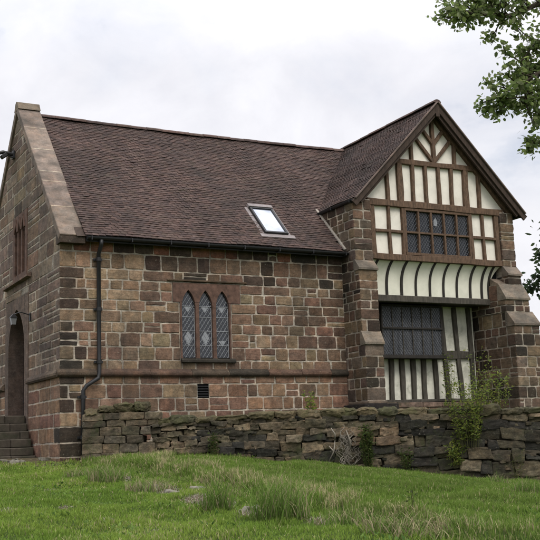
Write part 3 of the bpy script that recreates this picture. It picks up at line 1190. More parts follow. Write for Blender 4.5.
pier_pal = lambda u, v, a, b_: tuple(x * .76 for x in (p_dark(u, v, a, b_) if random.random() < .15 else (p_grey(u, v, a, b_) if random.random() < .25 else p_brown(u, v, a, b_))))
shaded_side_pal = lambda u, v, a, b_: tuple(x * .8 for x in pier_pal(u, v, a, b_))  # pier stones darkened: shade on the wing's left side put into the colour


def tier(m, x0, x1, yf, yb, z0, z1, left=True, dark_side=True, lens=(.24, .42)):
    cs = sub(pc, z0, z1)
    masonry(m, (x0, yf, 0), (1, 0, 0), (0, -1, 0), [(0, z0), (x1 - x0, z0), (x1 - x0, z1), (0, z1)], cs, pier_pal, lens=lens, ext=(.03, .03))
    masonry(m, (x0, yb, 0), (0, -1, 0), (-1, 0, 0), [(0, z0), (yb - yf, z0), (yb - yf, z1), (0, z1)], cs, shaded_side_pal if dark_side else pier_pal, lens=(.26, .5), ext=(0, .03))
    masonry(m, (x1, yf, 0), (0, 1, 0), (1, 0, 0), [(0, z0), (yb - yf, z0), (yb - yf, z1), (0, z1)], cs, pier_pal, lens=(.26, .5), ext=(.03, 0))
    m.add([(x0, yf, z1), (x1, yf, z1), (x1, yb, z1), (x0, yb, z1)], [(0, 1, 2, 3)], MORTAR)


def cap(m, x0, x1, yt, yb, zt_, zb_, lip=.05, col=None):
    """sloping weathering from (yt,zt) down to (yb,zb) with a drip lip"""
    col = col or shade_of(lin((128, 117, 104)), .9, 1.1)
    prof = [(yt + .06, zt_ + .0), (yt, zt_), (yb - lip, zb_ + .02), (yb - lip, zb_ - .03), (yb + .02, zb_ - .04), (yt + .06, zb_ - .04)]
    m.prism(prof, x0 - .03, x1 + .03, lambda a, b_, dd: (dd, a, b_), col)


XL0, XL1 = LX, 7.66
lp = MB()
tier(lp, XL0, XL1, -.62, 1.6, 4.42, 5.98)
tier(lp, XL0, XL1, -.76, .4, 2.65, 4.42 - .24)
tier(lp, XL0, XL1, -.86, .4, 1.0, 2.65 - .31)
# side strips behind the caps
for z0, z1, yf in ((4.18, 4.42, -.62), (2.34, 2.65, -.76)):
    masonry(lp, (XL0, .4, 0), (0, -1, 0), (-1, 0, 0), [(0, z0), (.4 - yf, z0), (.4 - yf, z1), (0, z1)], [z0, z1], shaded_side_pal, lens=(.26, .5), ext=(0, 0))
    lp.box((XL0 + .001, yf + .005, z0), (XL1 - .001, .4, z1), MORTAR)
o_lp = lp.build('stone_pier', M_PIER, chapel)
m = MB(); cap(m, XL0, XL1, -.62, -.76, 4.44, 4.20); m.build('weathering_cap', M_COPE, o_lp)
m = MB(); cap(m, XL0 + .0, XL1, -.76, -.86, 2.68, 2.37, .06); m.build('weathering_cap', M_COPE, o_lp)
m = MB()
m.box((XL0 - .16, -.98, .78), (XL1 + .30, .1, .93), lin((44, 40, 38)), .015)
m.box((XL0 - .02, -.93, .931), (XL1 + .02, .1, 1.0), lin((120, 106, 92)), .015)
m.box((XL0 - .10, -.94, .2), (XL1 + .2, .1, .779), lin((70, 60, 52)), .015)
m.build('pier_base', M_STONE, o_lp)

rp = MB()
tier(rp, 11.86, 12.28, -.52, 1.6, 4.50, 5.98, dark_side=False)
tier(rp, 11.86, 12.28, -.68, .8, 4.0, 4.25, dark_side=False)
tier(rp, 11.54, 12.31, -.88, .8, 3.25, 3.57, dark_side=False)
tier(rp, 11.58, 12.40, -1.10, .8, .3, 2.87, dark_side=False)
rp.box((11.87, -.515, 4.25), (12.27, .8, 4.5), MORTAR)
rp.box((11.55, -.675, 3.57), (12.29, .8, 4.0), MORTAR)
rp.box((11.59, -.875, 2.87), (12.31, .8, 3.25), MORTAR)
for z0, z1, xx, yf in ((3.57, 4.0, 11.54, -.66), (2.87, 3.25, 11.58, -.86)):
    masonry(rp, (xx, .8, 0), (0, -1, 0), (-1, 0, 0), [(0, z0), (.8 - yf, z0), (.8 - yf, z1), (0, z1)], [z0, z1], pier_pal, lens=(.26, .5))
o_rp = rp.build('stone_buttress', M_PIER, chapel)
for a in ((11.86, 12.28, -.52, -.68, 4.52, 4.27), (11.54, 12.31, -.66, -.88, 4.02, 3.60), (11.58, 12.40, -.86, -1.10, 3.27, 2.90)):
    m = MB(); cap(m, *a); m.build('weathering_cap', M_COPE, o_rp)
m = MB(); m.prism([(-.30, 3.99), (-.30, 4.20), (-.66, 3.99)], 11.545, 11.855, lambda a, b_, dd: (dd, a, b_), lin((120, 106, 92))); m.build('shoulder_stone', M_STONE, o_rp)

# mortar fillet where the main roof meets the pier
m = MB()
for i in range(10):
    ya, yb_ = -.22 + i * .135, -.22 + (i + 1) * .135
    m.bar(roofp(LX - .035, ya, .03), roofp(LX - .035, yb_, .03), .06, .05, up=nrm)
m.build('roof_fillet', M_MORTARFILLET, chapel)

# --- timber framed gable -------------------------------------------------------
TY = -.43
o_tf = empty_part('timber_frame', chapel)
T = .12


class Timbers:
    """each timber of a frame is a mesh of its own"""
    def __init__(self, parent, mat):
        self.p, self.m = parent, mat

    def box(self, name, a, b, bev=0):
        m = MB(); yc_, zc_ = (a[1] + b[1]) / 2, (a[2] + b[2]) / 2
        m.warped((a[0], yc_, zc_), (b[0], yc_, zc_), abs(b[2] - a[2]), abs(b[1] - a[1]), amp=.006)
        return m.build(name, self.m, self.p)

    def bar(self, name, p, q, w, t, bev=0):
        m = MB(); m.warped(p, q, w, t); return m.build(name, self.m, self.p)


def rail(m, x0, x1, z, h, y=TY, t=T, name=None):
    a = ((x0, y - t / 2, z - h / 2), (x1, y + t / 2, z + h / 2))
    m.box(name, *a, bev=.006) if name else m.box(*a, bev=.006)


def post(m, x, z0, z1, w, y=TY, t=T * .93, name=None):
    dx = random.uniform(-.008, .008)
    a = ((x + dx, y, z0), (x - dx, y, z1), w, t)
    m.bar(name, *a, bev=.006) if name else m.bar(*a, bev=.006)


tf = Timbers(o_tf, M_OAK)
roof_in = lambda x: WZ - .12 - WT * abs(x - WX)
rail(tf, XL1 + .01, 11.98, 5.98, .17, t=.16, name='tie_beam')
rail(tf, 7.70, 11.85, 4.59, .15, t=.16, name='sill_beam')
post(tf, 7.81, 4.66, 5.90, .17, name='corner_post'); post(tf, 11.77, 4.66, 5.90, .13, name='corner_post')
rail(tf, 7.89, 8.71, 5.25, .075, name='rail'); rail(tf, 10.93, 11.71, 5.25, .075, name='rail')
for x, w in ((8.33, .075), (11.31, .075), (8.745, .085), (10.91, .085)):
    post(tf, x, 4.66, 5.90, w, name='stud')
zc = 7.12
rail(tf, WX - (WZ - .15 - zc) / WT, WX + (WZ - .15 - zc) / WT, zc, .13, name='collar_beam')
for x, w in ((8.33, .09), (8.72, .16), (9.13, .09), (9.54, .09), (9.95, .09), (10.37, .09), (10.83, .16), (11.27, .09)):
    post(tf, x, 6.06, min(zc - .06, roof_in(x) + .05), w, name='stud')
post(tf, WX + .02, zc + .06, WZ - .25, .10, name='king_post')
for s in (-1, 1):
    post(tf, WX + s * .70, zc + .06, roof_in(WX + .70) + .04, .09, name='stud')
    for zb in (zc + .08, zc + .58):
        k = (WZ - .16 - zb) / (WT + 1.12)
        tf.bar('strut', (WX + .02 + s * .03, TY + .004, zb), (WX + .02 + s * k, TY + .004, zb + 1.12 * k), .085, .10, bev=.005)
    a = Vector((WX + s * 2.42, TY - .006, WZ - .24 - WT * 2.42)); b_ = Vector((WX + s * .02, TY - .006, WZ - .24))
    tf.bar('principal_rafter', a, b_, .14, .14, bev=.006)
inf = MB()
y = TY + .03
inf.box((7.72, y, 4.6), (8.74, y + .05, 5.95)); inf.box((10.92, y, 4.6), (11.8, y + .05, 5.95))
inf.prism([(WX - 2.36, 6.0), (WX + 2.36, 6.0), (WX, WZ - .25)], y + .002, y + .05, lambda a, b_, dd: (a, dd, b_))
inf.build('plaster_infill', M_CREAM, o_tf)

for s in (-1, 1):
    bb = MB()
    a = Vector((WX + s * (EVX + .03), VY + .035, zt - .155)); b_ = Vector((WX + s * .005, VY + .035, WZ - .125))
    bb.bar(a, b_, .165, .045, bev=.004)
    b2 = Vector((WX + s * 2.5, VY + .10, WZ - .26 - WT * 2.5)); c2 = Vector((WX, VY + .10, WZ - .26))
    bb.bar(b2, c2, .12, .06, bev=.004)
    bb.build('bargeboard', M_DARKOAK, chapel)
m = MB(); m.box((WX - .06, VY + .008, WZ - .40), (WX + .06, VY + .05, WZ - .06), bev=.006); m.build('apex_block', M_DARKOAK, chapel)
for s in (-1, 1):
    for q in (.12, .5, .88):
        so = MB()
        xx = WX + s * EVX * q
        so.bar((xx, VY + .06, wing_z(xx) - .13), (xx, TY + .1, wing_z(xx) - .13), .10, .10, up=Vector((0, 0, 1)), bev=.004)
        so.build('purlin_end', M_DARKOAK, chapel)

# oriel leaded window
ow = empty_part('leaded_window', chapel)
wf = MB()
X0, X1 = 8.79, 10.865
rail(wf, X0, X1, 5.855, .07, TY - .005, .11); rail(wf, X0, X1, 4.70, .07, TY - .005, .11); rail(wf, X0, X1, 5.26, .05, TY - .005, .10)
for i in range(6):
    post(wf, X0 + .02 + (X1 - X0 - .04) * i / 5, 4.735, 5.82, .055, TY - .005, .105)
wf.build('window_frame', M_OAK, ow)
for j in range(2):
    for i in range(5):
        a = X0 + .045 + (X1 - X0 - .04) * i / 5; b_ = X0 - .005 + (X1 - X0 - .04) * (i + 1) / 5
        z0, z1 = (4.735, 5.235) if j == 0 else (5.285, 5.82)
        Pw = lambda u, v, n: Vector((u, TY + .025 - n, v))
        g = MB(); tilt = random.uniform(-.01, .01)
        g.add([Pw(a, z0, tilt), Pw(b_, z0, -tilt), Pw(b_, z1, -tilt), Pw(a, z1, tilt)], [(0, 1, 2, 3)])
        pn = g.build('pane', M_GLASS, ow)
        l = MB(); lattice(l, Pw, a, b_, z0, z1, .085, .115, .010, n=.014)
        lo_ = l.build('lead_lattice', M_LEADTHIN, ow)
g = MB(); q = (9.78, 5.56)
g.add([(q[0] - .06, TY + .006, q[1] - .06), (q[0] + .05, TY + .006, q[1] - .08), (q[0] + .07, TY + .006, q[1] + .05), (q[0] + .01, TY + .006, q[1] + .16), (q[0] - .05, TY + .006, q[1] + .06)], [(0, 1, 2, 3, 4)])
g.build('stained_glass', M_GLASSPALE, ow)

# coving
YB = -.22
cov = lambda t: YB - (-.40 - YB) * -1 * 0 + (-.40 - YB) * (t ** 3.2)
cz = lambda t: 3.66 + (4.515 - 3.66) * t
cm = MB(); n = 12
CX0, CX1 = XL1 + .01, 11.56
top_shift = .10
vs = []
for i in range(n + 1):
    t = i / n
    vs += [(CX0, cov(t), cz(t)), (CX1 + (.28 * t ** 3), cov(t), cz(t))]
cm.add(vs, [(2 * i, 2 * i + 1, 2 * i + 3, 2 * i + 2) for i in range(n)])
o_cv = cm.build('coving', M_WHITE, chapel, smooth=True)
for x in (7.86, 8.29, 8.74, 9.18, 9.62, 10.05, 10.48, 10.92, 11.30, 11.535):
    r_ = MB(); wv = random.uniform(.026, .034)
    vs = []
    for i in range(n + 1):
        t = i / n
        sh = .10 * t ** 4
        for dx, dy in ((-wv, .0), (wv, .0), (wv, -.035), (-wv, -.035)):
            vs.append((x + dx + sh, cov(t) + dy, cz(t)))
    fs = []
    for i in range(n):
        for k in range(4):
            a, b_ = 4 * i + k, 4 * i + (k + 1) % 4
            fs.append((a, b_, b_ + 4, a + 4))
    fs += [(0, 1, 2, 3), (4 * n, 4 * n + 1, 4 * n + 2, 4 * n + 3)]
    r_.add(vs, fs); r_.build('rib', M_BLACKOAK, o_cv)
bs = MB()
bs.box((XL1 + .005, YB - .07, 3.49), (11.535, YB + .12, 3.655), bev=.012)
bs.build('bressumer_beam', M_GREYOAK, chapel)
bs = MB(); bs.box((XL1 + .005, YB + .13, 3.52), (11.535, .6, 3.62)); bs.build('soffit', M_BLACKOAK, chapel)
rb = MB()   # closing wall behind the upper storey
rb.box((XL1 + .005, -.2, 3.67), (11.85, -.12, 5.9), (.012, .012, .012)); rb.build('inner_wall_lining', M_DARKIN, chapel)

# ground-floor timber wall, recessed
GY = .47
o_gf = empty_part('lower_timber_wall', chapel)
gfw = Timbers(o_gf, M_GREYOAK)
for x in (8.1, 8.40, 8.74, 9.08, 9.42, 9.76):
    gfw.bar('stud', (x, GY - .03, 1.06), (x + .02, GY - .03, 2.2), .13, .09, bev=.006)
for x, l in ((10.12, .0), (10.50, -.10), (10.95, -.12), (11.35, -.04)):
    gfw.bar('stud', (x + .02, GY - .03, 1.06), (x + .02 + l, GY - .03, 3.5), .12, .09, bev=.006)
gfw.box('rail', (10.17, GY - .082, 2.12), (11.42, GY + .02, 2.33), bev=.008)
gfw.box('sill_beam', (8.0, GY - .082, 1.0), (11.5, GY + .02, 1.075), bev=.008)
m = MB(); m.box((7.6, GY, 1.0), (11.5, GY + .05, 3.55)); m.build('plaster_infill', M_OLDWHITE, o_gf)
m = MB()
x = 7.95
while x < 11.5:
    L = min(random.uniform(.6, 1.1), 11.54 - x)
    m.box((x, .2, .86), (x + L - .012, GY + .1, .995 + random.uniform(-.01, .004)), shade_of(lin((128, 108, 94)), .8, 1.15), .015); x += L
m.build('stone_sill', M_RUBBLE, chapel)
m = MB(); masonry(m, (7.7, .25, 0), (1, 0, 0), (0, -1, 0), [(0, .2), (3.85, .2), (3.85, .86), (0, .86)], courses(.2, .86), p_pink); m.build('plinth_wall', M_STONE, chapel)

bx = empty_part('shuttered_window', chapel)
BX0, BX1, BY = 8.36, 10.20, .14
M_DUSTY = mat_plain('dusty_old_glass', (.075, .078, .086), .6, 5, .4, .006, 12, spec=.35, stain=(.12, .12, .115), stain_pos=(.5, .8), stretch=(2.5, 2.5, .45))
for i in range(6):
    a = BX0 + (BX1 - BX0) * i / 6 + .012; b_ = BX0 + (BX1 - BX0) * (i + 1) / 6 - .012
    for z0, z1 in ((2.20, 2.845), (2.905, 3.43)):
        Pw = lambda u, v, n: Vector((u, BY + .02 - n, v))
        g = MB(); t1, t2 = random.uniform(-.006, .006), random.uniform(-.006, .006)
        g.add([Pw(a, z0, t1), Pw(b_, z0, t2), Pw(b_, z1, -t1), Pw(a, z1, -t2)], [(0, 1, 2, 3)])
        pn = g.build('pane', M_DUSTY, bx)
        l = MB(); lattice(l, Pw, a, b_, z0, z1, .075, .105, .007, n=.008, t=.004); l.build('lead_lattice', M_LEADDARK, bx)
m = MB()
for i in range(7):
    x = BX0 + (BX1 - BX0) * i / 6
    m.box((x - .0115, BY - .006, 2.195), (x + .0115, BY + .05, 2.849), bev=.003); m.box((x - .0115, BY - .006, 2.901), (x + .0115, BY + .05, 3.43), bev=.003)
m.build('mullion', M_GREYOAK, bx)
m = MB()
m.box((BX0 - .06, BY - .05, 2.10), (BX1 + .08, GY - .09, 2.19), bev=.01)
m.box((BX0 - .02, BY - .03, 2.85), (BX1 + .02, BY + .04, 2.90), bev=.006)
m.box((BX0 - .02, BY - .02, 3.432), (BX1 + .02, BY + .3, 3.49), bev=.006)
for x in (BX0 - .015, BX1 + .015):
    m.box((x - .02, BY - .012, 2.19), (x + .02, GY - .09, 3.43), bev=.005)
m.build('window_frame', M_BLACKOAK, bx)
# ------------------------------------------------------------------ things by the west gable
ln = thing('wall_lantern', 'black iron wall lantern with pale glass beside the pointed gable door', 'lantern', (-.02, 2.45, 3.22))
m = MB()
m.box((-.045, 2.41, 3.12), (-.02, 2.49, 3.32), bev=.004)
m.tube([(-.04, 2.45, 3.27), (-.25, 2.45, 3.33), (-.42, 2.45, 3.27)], .014)
m.build('bracket', M_BLACK, ln)
m = MB(); m.prism([(-.085, 0), (.085, 0), (.02, .08), (-.02, .08)], -.075, .075, lambda a, b_, dd: (-.42 + a, 2.45 + dd, 3.19 + b_)); m.build('lantern_cap', M_BLACK, ln)
m = MB()
M_LGLASS = mat_glass('lantern_glass', (.13, .135, .135), .3, .5)
m.prism([(-.045, -.16), (.045, -.16), (.07, 0), (-.07, 0)], -.055, .055, lambda a, b_, dd: (-.42 + a, 2.45 + dd, 3.188 + b_)); m.build('lantern_glass', M_LGLASS, ln)

fl = thing('floodlight', 'dark floodlight on a bracket near the top of the gable verge', 'floodlight', (-.02, 4.5, 7.76))
m = MB()
m.box((-.06, 4.1, 7.55), (-.02, 4.3, 7.75), bev=.005)
m.tube([(-.05, 4.2, 7.66), (-.30, 4.2, 7.70), (-.55, 4.2, 7.62)], .05)
m.tube([(-.05, 4.2, 7.58), (-.3, 4.2, 7.66)], .02)
m.build('bracket', M_BLACK, fl)
m = MB()
X_ = Vector((.8, 0, .6)); Z_ = Vector((-.6, 0, .8))
m.obox(Vector((-.62, 4.2, 7.60)), X_, Vector((0, 1, 0)), Z_, .17, .22, .10, bev=.02)
m.build('lamp_head', M_BLACK, fl)
m = MB(); m.tube([(-.42, 4.2, 7.72), (-.46, 4.2, 7.80), (-.60, 4.2, 7.84)], .016); m.obox(Vector((-.28, 4.2, 7.60)), X_, Vector((0, 1, 0)), Z_, .09, .07, .05, bev=.015)
m.build('sensor', M_BLACK, fl)

st = MB()
for i in range(6):
    z1 = .93 - i * .185
    y0 = 2.78 - i * .2
    x = -2.3
    while x < -.05:
        L = min(random.uniform(.7, 1.1), -.04 - x)
        st.box((x, y0 + random.uniform(-.015, .015), z1 - .19), (x + L - .006, 5.1, z1 + random.uniform(-.008, .008)), (.5, .5, .5), .02)
        x += L
tag(st.build('stone_steps', M_STEP), 'flight of worn dark stone steps climbing to the pointed gable door', 'steps')

# ------------------------------------------------------------------ dry stone wall
wall = thing('dry_stone_wall', 'mossy dry stone wall of rough blocks running across the grass', 'wall', (3.7, -2.4, -.4))
RUB = [tuple(x * 1.3 for x in lin(c)) for c in ((106, 95, 78), (88, 79, 65), (76, 69, 57), (116, 102, 82), (66, 60, 50), (96, 86, 69), (84, 77, 60), (112, 96, 78))]
RUBD = [tuple(x * 1.3 for x in lin(c)) for c in ((60, 56, 46), (50, 48, 42), (72, 66, 52), (44, 42, 38), (84, 76, 60))]


def rock(m, c, X, Y, Z, hx, hy, hz, col, p=4.5, nse=.022, seed=0, skew=0.0):
    """rough block: superellipsoid pulled out of square at its corners, with noise"""
    K = 8
    vs = []; fs = []; index = {}
    sk = {(i, k): (random.uniform(-skew, skew), random.uniform(-skew, skew) * .7, random.uniform(-skew, skew) * .8) for i in (0, 1) for k in (0, 1)}

    def vid(i, j, k):
        key = (i, j, k)
        if key not in index:
            a, b_, c_ = (2 * i / K - 1), (2 * j / K - 1), (2 * k / K - 1)
            a, b_, c_ = (math.copysign(abs(t) ** .8, t) for t in (a, b_, c_))
            r = (abs(a) ** p + abs(b_) ** p + abs(c_) ** p) ** (1 / p)
            a, b_, c_ = a / r, b_ / r, c_ / r
            ox = oy = oz = 0
            if skew:
                for (q, w_), (dx, dz, dy) in sk.items():
                    f = ((1 + a) / 2 if q else (1 - a) / 2) * ((1 + c_) / 2 if w_ else (1 - c_) / 2)
                    ox += dx * f; oz += dz * f; oy += dy * f
            P = c + X * (a * hx + ox) + Y * (b_ * hy + oy) + Z * (c_ * hz + oz)
            nn_ = mnoise.noise_vector(P * 4.3 + Vector((seed, 0, 0))) * nse + mnoise.noise_vector(P * 17 + Vector((0, seed, 0))) * nse * .75
            index[key] = len(vs); vs.append(P + nn_)
        return index[key]
    for i in range(K):
        for j in range(K):
            for s in (0, K):
                q = (vid(i, j, s), vid(i + 1, j, s), vid(i + 1, j + 1, s), vid(i, j + 1, s)); fs.append(q if s else q[::-1])
                q = (vid(i, s, j), vid(i + 1, s, j), vid(i + 1, s, j + 1), vid(i, s, j + 1)); fs.append(q[::-1] if s else q)
                q = (vid(s, i, j), vid(s, i + 1, j), vid(s, i + 1, j + 1), vid(s, i, j + 1)); fs.append(q if s else q[::-1])
    m.add(vs, fs, col)


# wall runs along s (across the view); front face at WBd
def wall_frame(s):
    d = np.interp(s, WBs, WBd); d2 = np.interp(s + .2, WBs, WBd)
    x, y = from_sd(s, d); x2, y2 = from_sd(s + .2, d2)
    T_ = Vector((x2 - x, y2 - y, 0)).normalized()
    return Vector((x, y, 0)), T_, Vector((-T_.y, T_.x, 0))      # point, along, inward


wtop = lambda s: np.interp(s, [-2.6, -1.2, .5, 2.0, 3.0, 4.5, 6, 9], [.56, .58, .60, .59, .575, .53, .49, .42])
zb_ = lambda s: np.interp(s, WBs, WBz)
wm = MB()
S0, S1 = -2.55, 7.4
nz = 12
# course lines rise with the base
s = S0
NC = 7
hts = np.array([.2, .17, .15, .14, .13, .12, .09]); cum = np.concatenate([[0], np.cumsum(hts)]) / hts.sum()
for j in range(NC):
    s = S0 + random.uniform(-.1, .05)
    while s < S1:
        big = np.interp(s, [-2.5, 5], [.85, 1.35])
        L = random.uniform(.17, .50) * big * (1.2 if j == 0 else 1)
        sm = s + L / 2
        b0, t0 = float(zb_(sm)) - .10, float(wtop(sm))
        wob = .02 * math.sin(sm * 1.9 + j * 2.1) + .014 * math.sin(sm * 4.7 + j)
        z0 = b0 + (t0 - b0) * cum[j] + (wob if j else 0); z1 = b0 + (t0 - b0) * cum[j + 1] + (.02 * math.sin(sm * 1.9 + (j + 1) * 2.1) + .014 * math.sin(sm * 4.7 + j + 1) if j < NC - 1 else 0)
        p0, T_, I_ = wall_frame(sm)
        parts = [(z0, z1)]
        if z1 - z0 > .15 and random.random() < .28 and L < .4:
            k = random.uniform(.4, .6); parts = [(z0, z0 + (z1 - z0) * k), (z0 + (z1 - z0) * k, z1)]
        for a, b_ in parts:
            hy = .24 + random.uniform(-.03, .03)
            dark = random.random() < np.interp(sm, [-2.5, 1.0, 2.2, 3.4], [.25, .45, .5, .85])
            col = random.choice(RUBD if dark else RUB)
            if 1.5 < sm < 2.6 and j in (2, 3, 4) and random.random() < .5:
                col = lin((120, 102, 82))
            c = p0 + I_ * (.24 + random.uniform(-.035, .02)) + Vector((0, 0, (a + b_) / 2))
            tl = random.uniform(-.07, .07)
            Xr = (T_ + Vector((0, 0, tl))).normalized(); Zr = Vector((0, 0, 1)) - T_ * tl
            rock(wm, c, Xr, I_, Zr.normalized(), L / 2 + .004, hy, (b_ - a) / 2 + .006, shade_of(col, .7, 1.25), p=random.uniform(14, 40), nse=random.uniform(.012, .024), seed=j * 3.1, skew=.04)
        s += L
# small packing stones wedged in the joints
for i in range(170):
    sm_ = random.uniform(S0, S1); p0, T_, I_ = wall_frame(sm_)
    z = random.uniform(float(zb_(sm_)), float(wtop(sm_)))
    r = random.uniform(.025, .06)
    rock(wm, p0 + I_ * random.uniform(.03, .07) + Vector((0, 0, z)), T_, I_, Vector((0, 0, 1)), r * random.uniform(1, 1.8), .06, r * .6, shade_of(random.choice(RUB + RUBD), .6, 1.1), p=8, nse=.012, seed=i, skew=.015)
# top stones: rounded, mossy
s = S0 + .05
ct = MB()
while s < S1:
    L = random.uniform(.28, .7); sm = s + L / 2
    p0, T_, I_ = wall_frame(sm)
    h = random.uniform(.06, .095)
    c = p0 + I_ * .24 + Vector((0, 0, float(wtop(sm)) + h * .75))
    col = random.choice([lin((92, 84, 62)), lin((76, 72, 50)), lin((104, 92, 70)), lin((64, 62, 46))])
    if sm > 3: col = tuple(x * .6 for x in col)
    Xr = (T_ + Vector((0, 0, random.uniform(-.05, .05)))).normalized()
    rock(ct, c, Xr, I_, Vector((0, 0, 1)), L / 2 + .012, .27, h, col, p=random.uniform(4, 9), nse=.04, seed=9, skew=.035)
    s += L
cor = MB()
for i in range(40):
    a, b_ = S0 + (S1 - S0) * i / 40, S0 + (S1 - S0) * (i + 1) / 40
    pa, Ta, Ia = wall_frame(a); pb, Tb, Ib = wall_frame(b_)
    q = [pa + Ia * .085, pb + Ib * .085, pb + Ib * .38, pa + Ia * .38]
    z0, z1 = float(zb_(a)) - .2, float(wtop(a)) - .02
    cor.add([v + Vector((0, 0, z0)) for v in q] + [v + Vector((0, 0, z1)) for v in q], [(0, 1, 2, 3), (4, 5, 6, 7), (0, 1, 5, 4), (2, 3, 7, 6)], (.012, .012, .01))
wm.build('rubble_face', M_RUBBLE, wall)
ct.build('top_stones', M_MOSSTOP, wall)
cor.build('wall_core', M_EARTH, wall)
# squared stub at the left end, with rougher broken end
sq = MB()
cs_ = courses(-.26, .83, .12, .20, fixed=(.0,))
for v0, v1 in zip(cs_[:-1], cs_[1:]):
    s = -4.06
    e1 = -2.72 + random.uniform(-.12, .22)
    while s < e1:
        L = min(random.uniform(.28, .62), e1 - s + .1); sm = s + L / 2
        p0, T_, I_ = wall_frame(sm)
        c = p0 + I_ * (.17 + random.uniform(-.012, .012)) + Vector((0, 0, (v0 + v1) / 2))
        rock(sq, c, T_, I_, Vector((0, 0, 1)), L / 2 - .001, .22, (v1 - v0) / 2, shade_of(random.choice(RUB[:4] + RUBD[2:3] + [lin((104, 96, 82))]), .7, 1.05), p=18, nse=.014, seed=2, skew=.018)
        s += L
sq.build('squared_end', M_RUBBLE, wall, smooth=False)
sq = MB()
s = -4.0
while s < -2.85:
    L = random.uniform(.25, .45); p0, T_, I_ = wall_frame(s + L / 2)
    h = np.interp(s, [-4, -3.5, -2.8, -2.4], [.05, .10, .12, .07])
    rock(sq, p0 + I_ * .2 + Vector((0, 0, .83 + h * .8)), T_, I_, Vector((0, 0, 1)), L / 2 + .01, .26, h, random.choice([lin((96, 86, 66)), lin((78, 72, 54))]), p=5, nse=.05, seed=4, skew=.05)
    s += L
sq.build('top_stones', M_MOSSTOP, wall)

# half-buried pale stones along the bank
for i, (px, py, r) in enumerate(((150, 489, .13), (172, 494, .10), (196, 490, .14), (250, 511, .12), (262, 514, .08))):
    p = pix_ground(px, py)
    m = MB(); an = random.uniform(0, 3)
    X_ = Vector((RH.x, RH.y, 0))
    rock(m, Vector((p.x, p.y, gz(p.x, p.y) - .005)), X_, Vector((-X_.y, X_.x, 0)), Vector((0, 0, 1)), r, r * .6, .05, (.24, .22, .18), p=4, nse=.04, seed=i, skew=.03)
    o = m.build('bank_stone', M_PALE, smooth=True)
    tag(o, ['pale flat stone half buried in rough grass, leftmost of the bank', 'pale small stone in the bank just right of the leftmost one', 'largest pale stone in the middle of the rough grass bank',
            'pale stone between the two upright grass tufts', 'smallest pale stone, rightmost along the bank'][i], 'stone', 'pale stones half buried in the bank')

for i in range(7):
    px = random.uniform(2, 56); p = pix_ground(px, random.uniform(459, 464))
    m = MB(); r = random.uniform(.05, .10)
    rock(m, Vector((p.x, p.y, gz(p.x, p.y) + .02)), Vector((RH.x, RH.y, 0)), Vector((-RH.y, RH.x, 0)), Vector((0, 0, 1)), r, r * .7, r * .5, (.2, .18, .14), p=4, nse=.03, seed=i, skew=.02)
    tag(m.build('loose_stone', M_PALE), 'small loose stone lying on the soil strip at the foot of the gable', 'stone', 'loose stones at the foot of the gable')

# ------------------------------------------------------------------ grass
def vnoise(x, y, sc, seed=0):
    rs = np.random.RandomState(seed); G = rs.rand(64, 64)
    X, Y = x * sc + 100, y * sc + 100
    xi, yi = np.floor(X).astype(int), np.floor(Y).astype(int); fx, fy = X - xi, Y - yi
    fx, fy = fx * fx * (3 - 2 * fx), fy * fy * (3 - 2 * fy)
    g = lambda a, b_: G[a % 64, b_ % 64]
    return (g(xi, yi) * (1 - fx) + g(xi + 1, yi) * fx) * (1 - fy) + (g(xi, yi + 1) * (1 - fx) + g(xi + 1, yi + 1) * fx) * fy


def blades(s, d, h, w, lean, col):
    """numpy blades: 5 verts, quad + tip triangle"""
    n = len(s)
    x = CAM.x + RH.x * s + FH.x * d; y = CAM.y + RH.y * s + FH.y * d; z = ground(s, d) - .01
    an = RS.rand(n) * 2 * np.pi; la = RS.rand(n) * 2 * np.pi
    dx, dy = np.cos(an) * w / 2, np.sin(an) * w / 2
    lx, ly = np.cos(la) * lean * h, np.sin(la) * lean * h
    V = np.zeros((n, 5, 3), np.float32)
    V[:, 0] = np.stack([x - dx, y - dy, z], -1); V[:, 1] = np.stack([x + dx, y + dy, z], -1)
    V[:, 2] = np.stack([x + dx * .75 + lx * .35, y + dy * .75 + ly * .35, z + h * .55], -1); V[:, 3] = np.stack([x - dx * .75 + lx * .35, y - dy * .75 + ly * .35, z + h * .55], -1)
    V[:, 4] = np.stack([x + lx, y + ly, z + h * np.sqrt(np.clip(1 - lean ** 2 * .5, .2, 1))], -1)
    C = np.ones((n, 5, 4), np.float32)
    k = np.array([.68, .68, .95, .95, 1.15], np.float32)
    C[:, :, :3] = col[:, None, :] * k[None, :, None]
    return V, C


def blade_mesh(name, V, C, mat):
    n = len(V)
    me = bpy.data.meshes.new(name)
    me.vertices.add(n * 5); me.vertices.foreach_set('co', V.reshape(-1))
    base = (np.arange(n) * 5)[:, None]
    loops = np.concatenate([base + np.array([0, 1, 2, 3]), base + np.array([3, 2, 4])], 1).reshape(-1)
    me.loops.add(n * 7); me.loops.foreach_set('vertex_index', loops.astype(np.int32))
    me.polygons.add(n * 2)
    ls = np.stack([np.arange(n) * 7, np.arange(n) * 7 + 4], -1).reshape(-1)
    me.polygons.foreach_set('loop_start', ls.astype(np.int32))
    me.update(calc_edges=True)
    ca = me.color_attributes.new('Col', 'FLOAT_COLOR', 'POINT'); ca.data.foreach_set('color', C.reshape(-1))
    me.materials.append(mat); me.validate()
    o = bpy.data.objects.new(name, me); COLL.objects.link(o)
    return o


def scatter(n, d0, d1, margin=.8):
    u = RS.rand(n); d = np.sqrt(d0 * d0 + u * (d1 * d1 - d0 * d0))
    s = (RS.rand(n) * 2 - 1) * (d * .27 + margin)
    return s, d


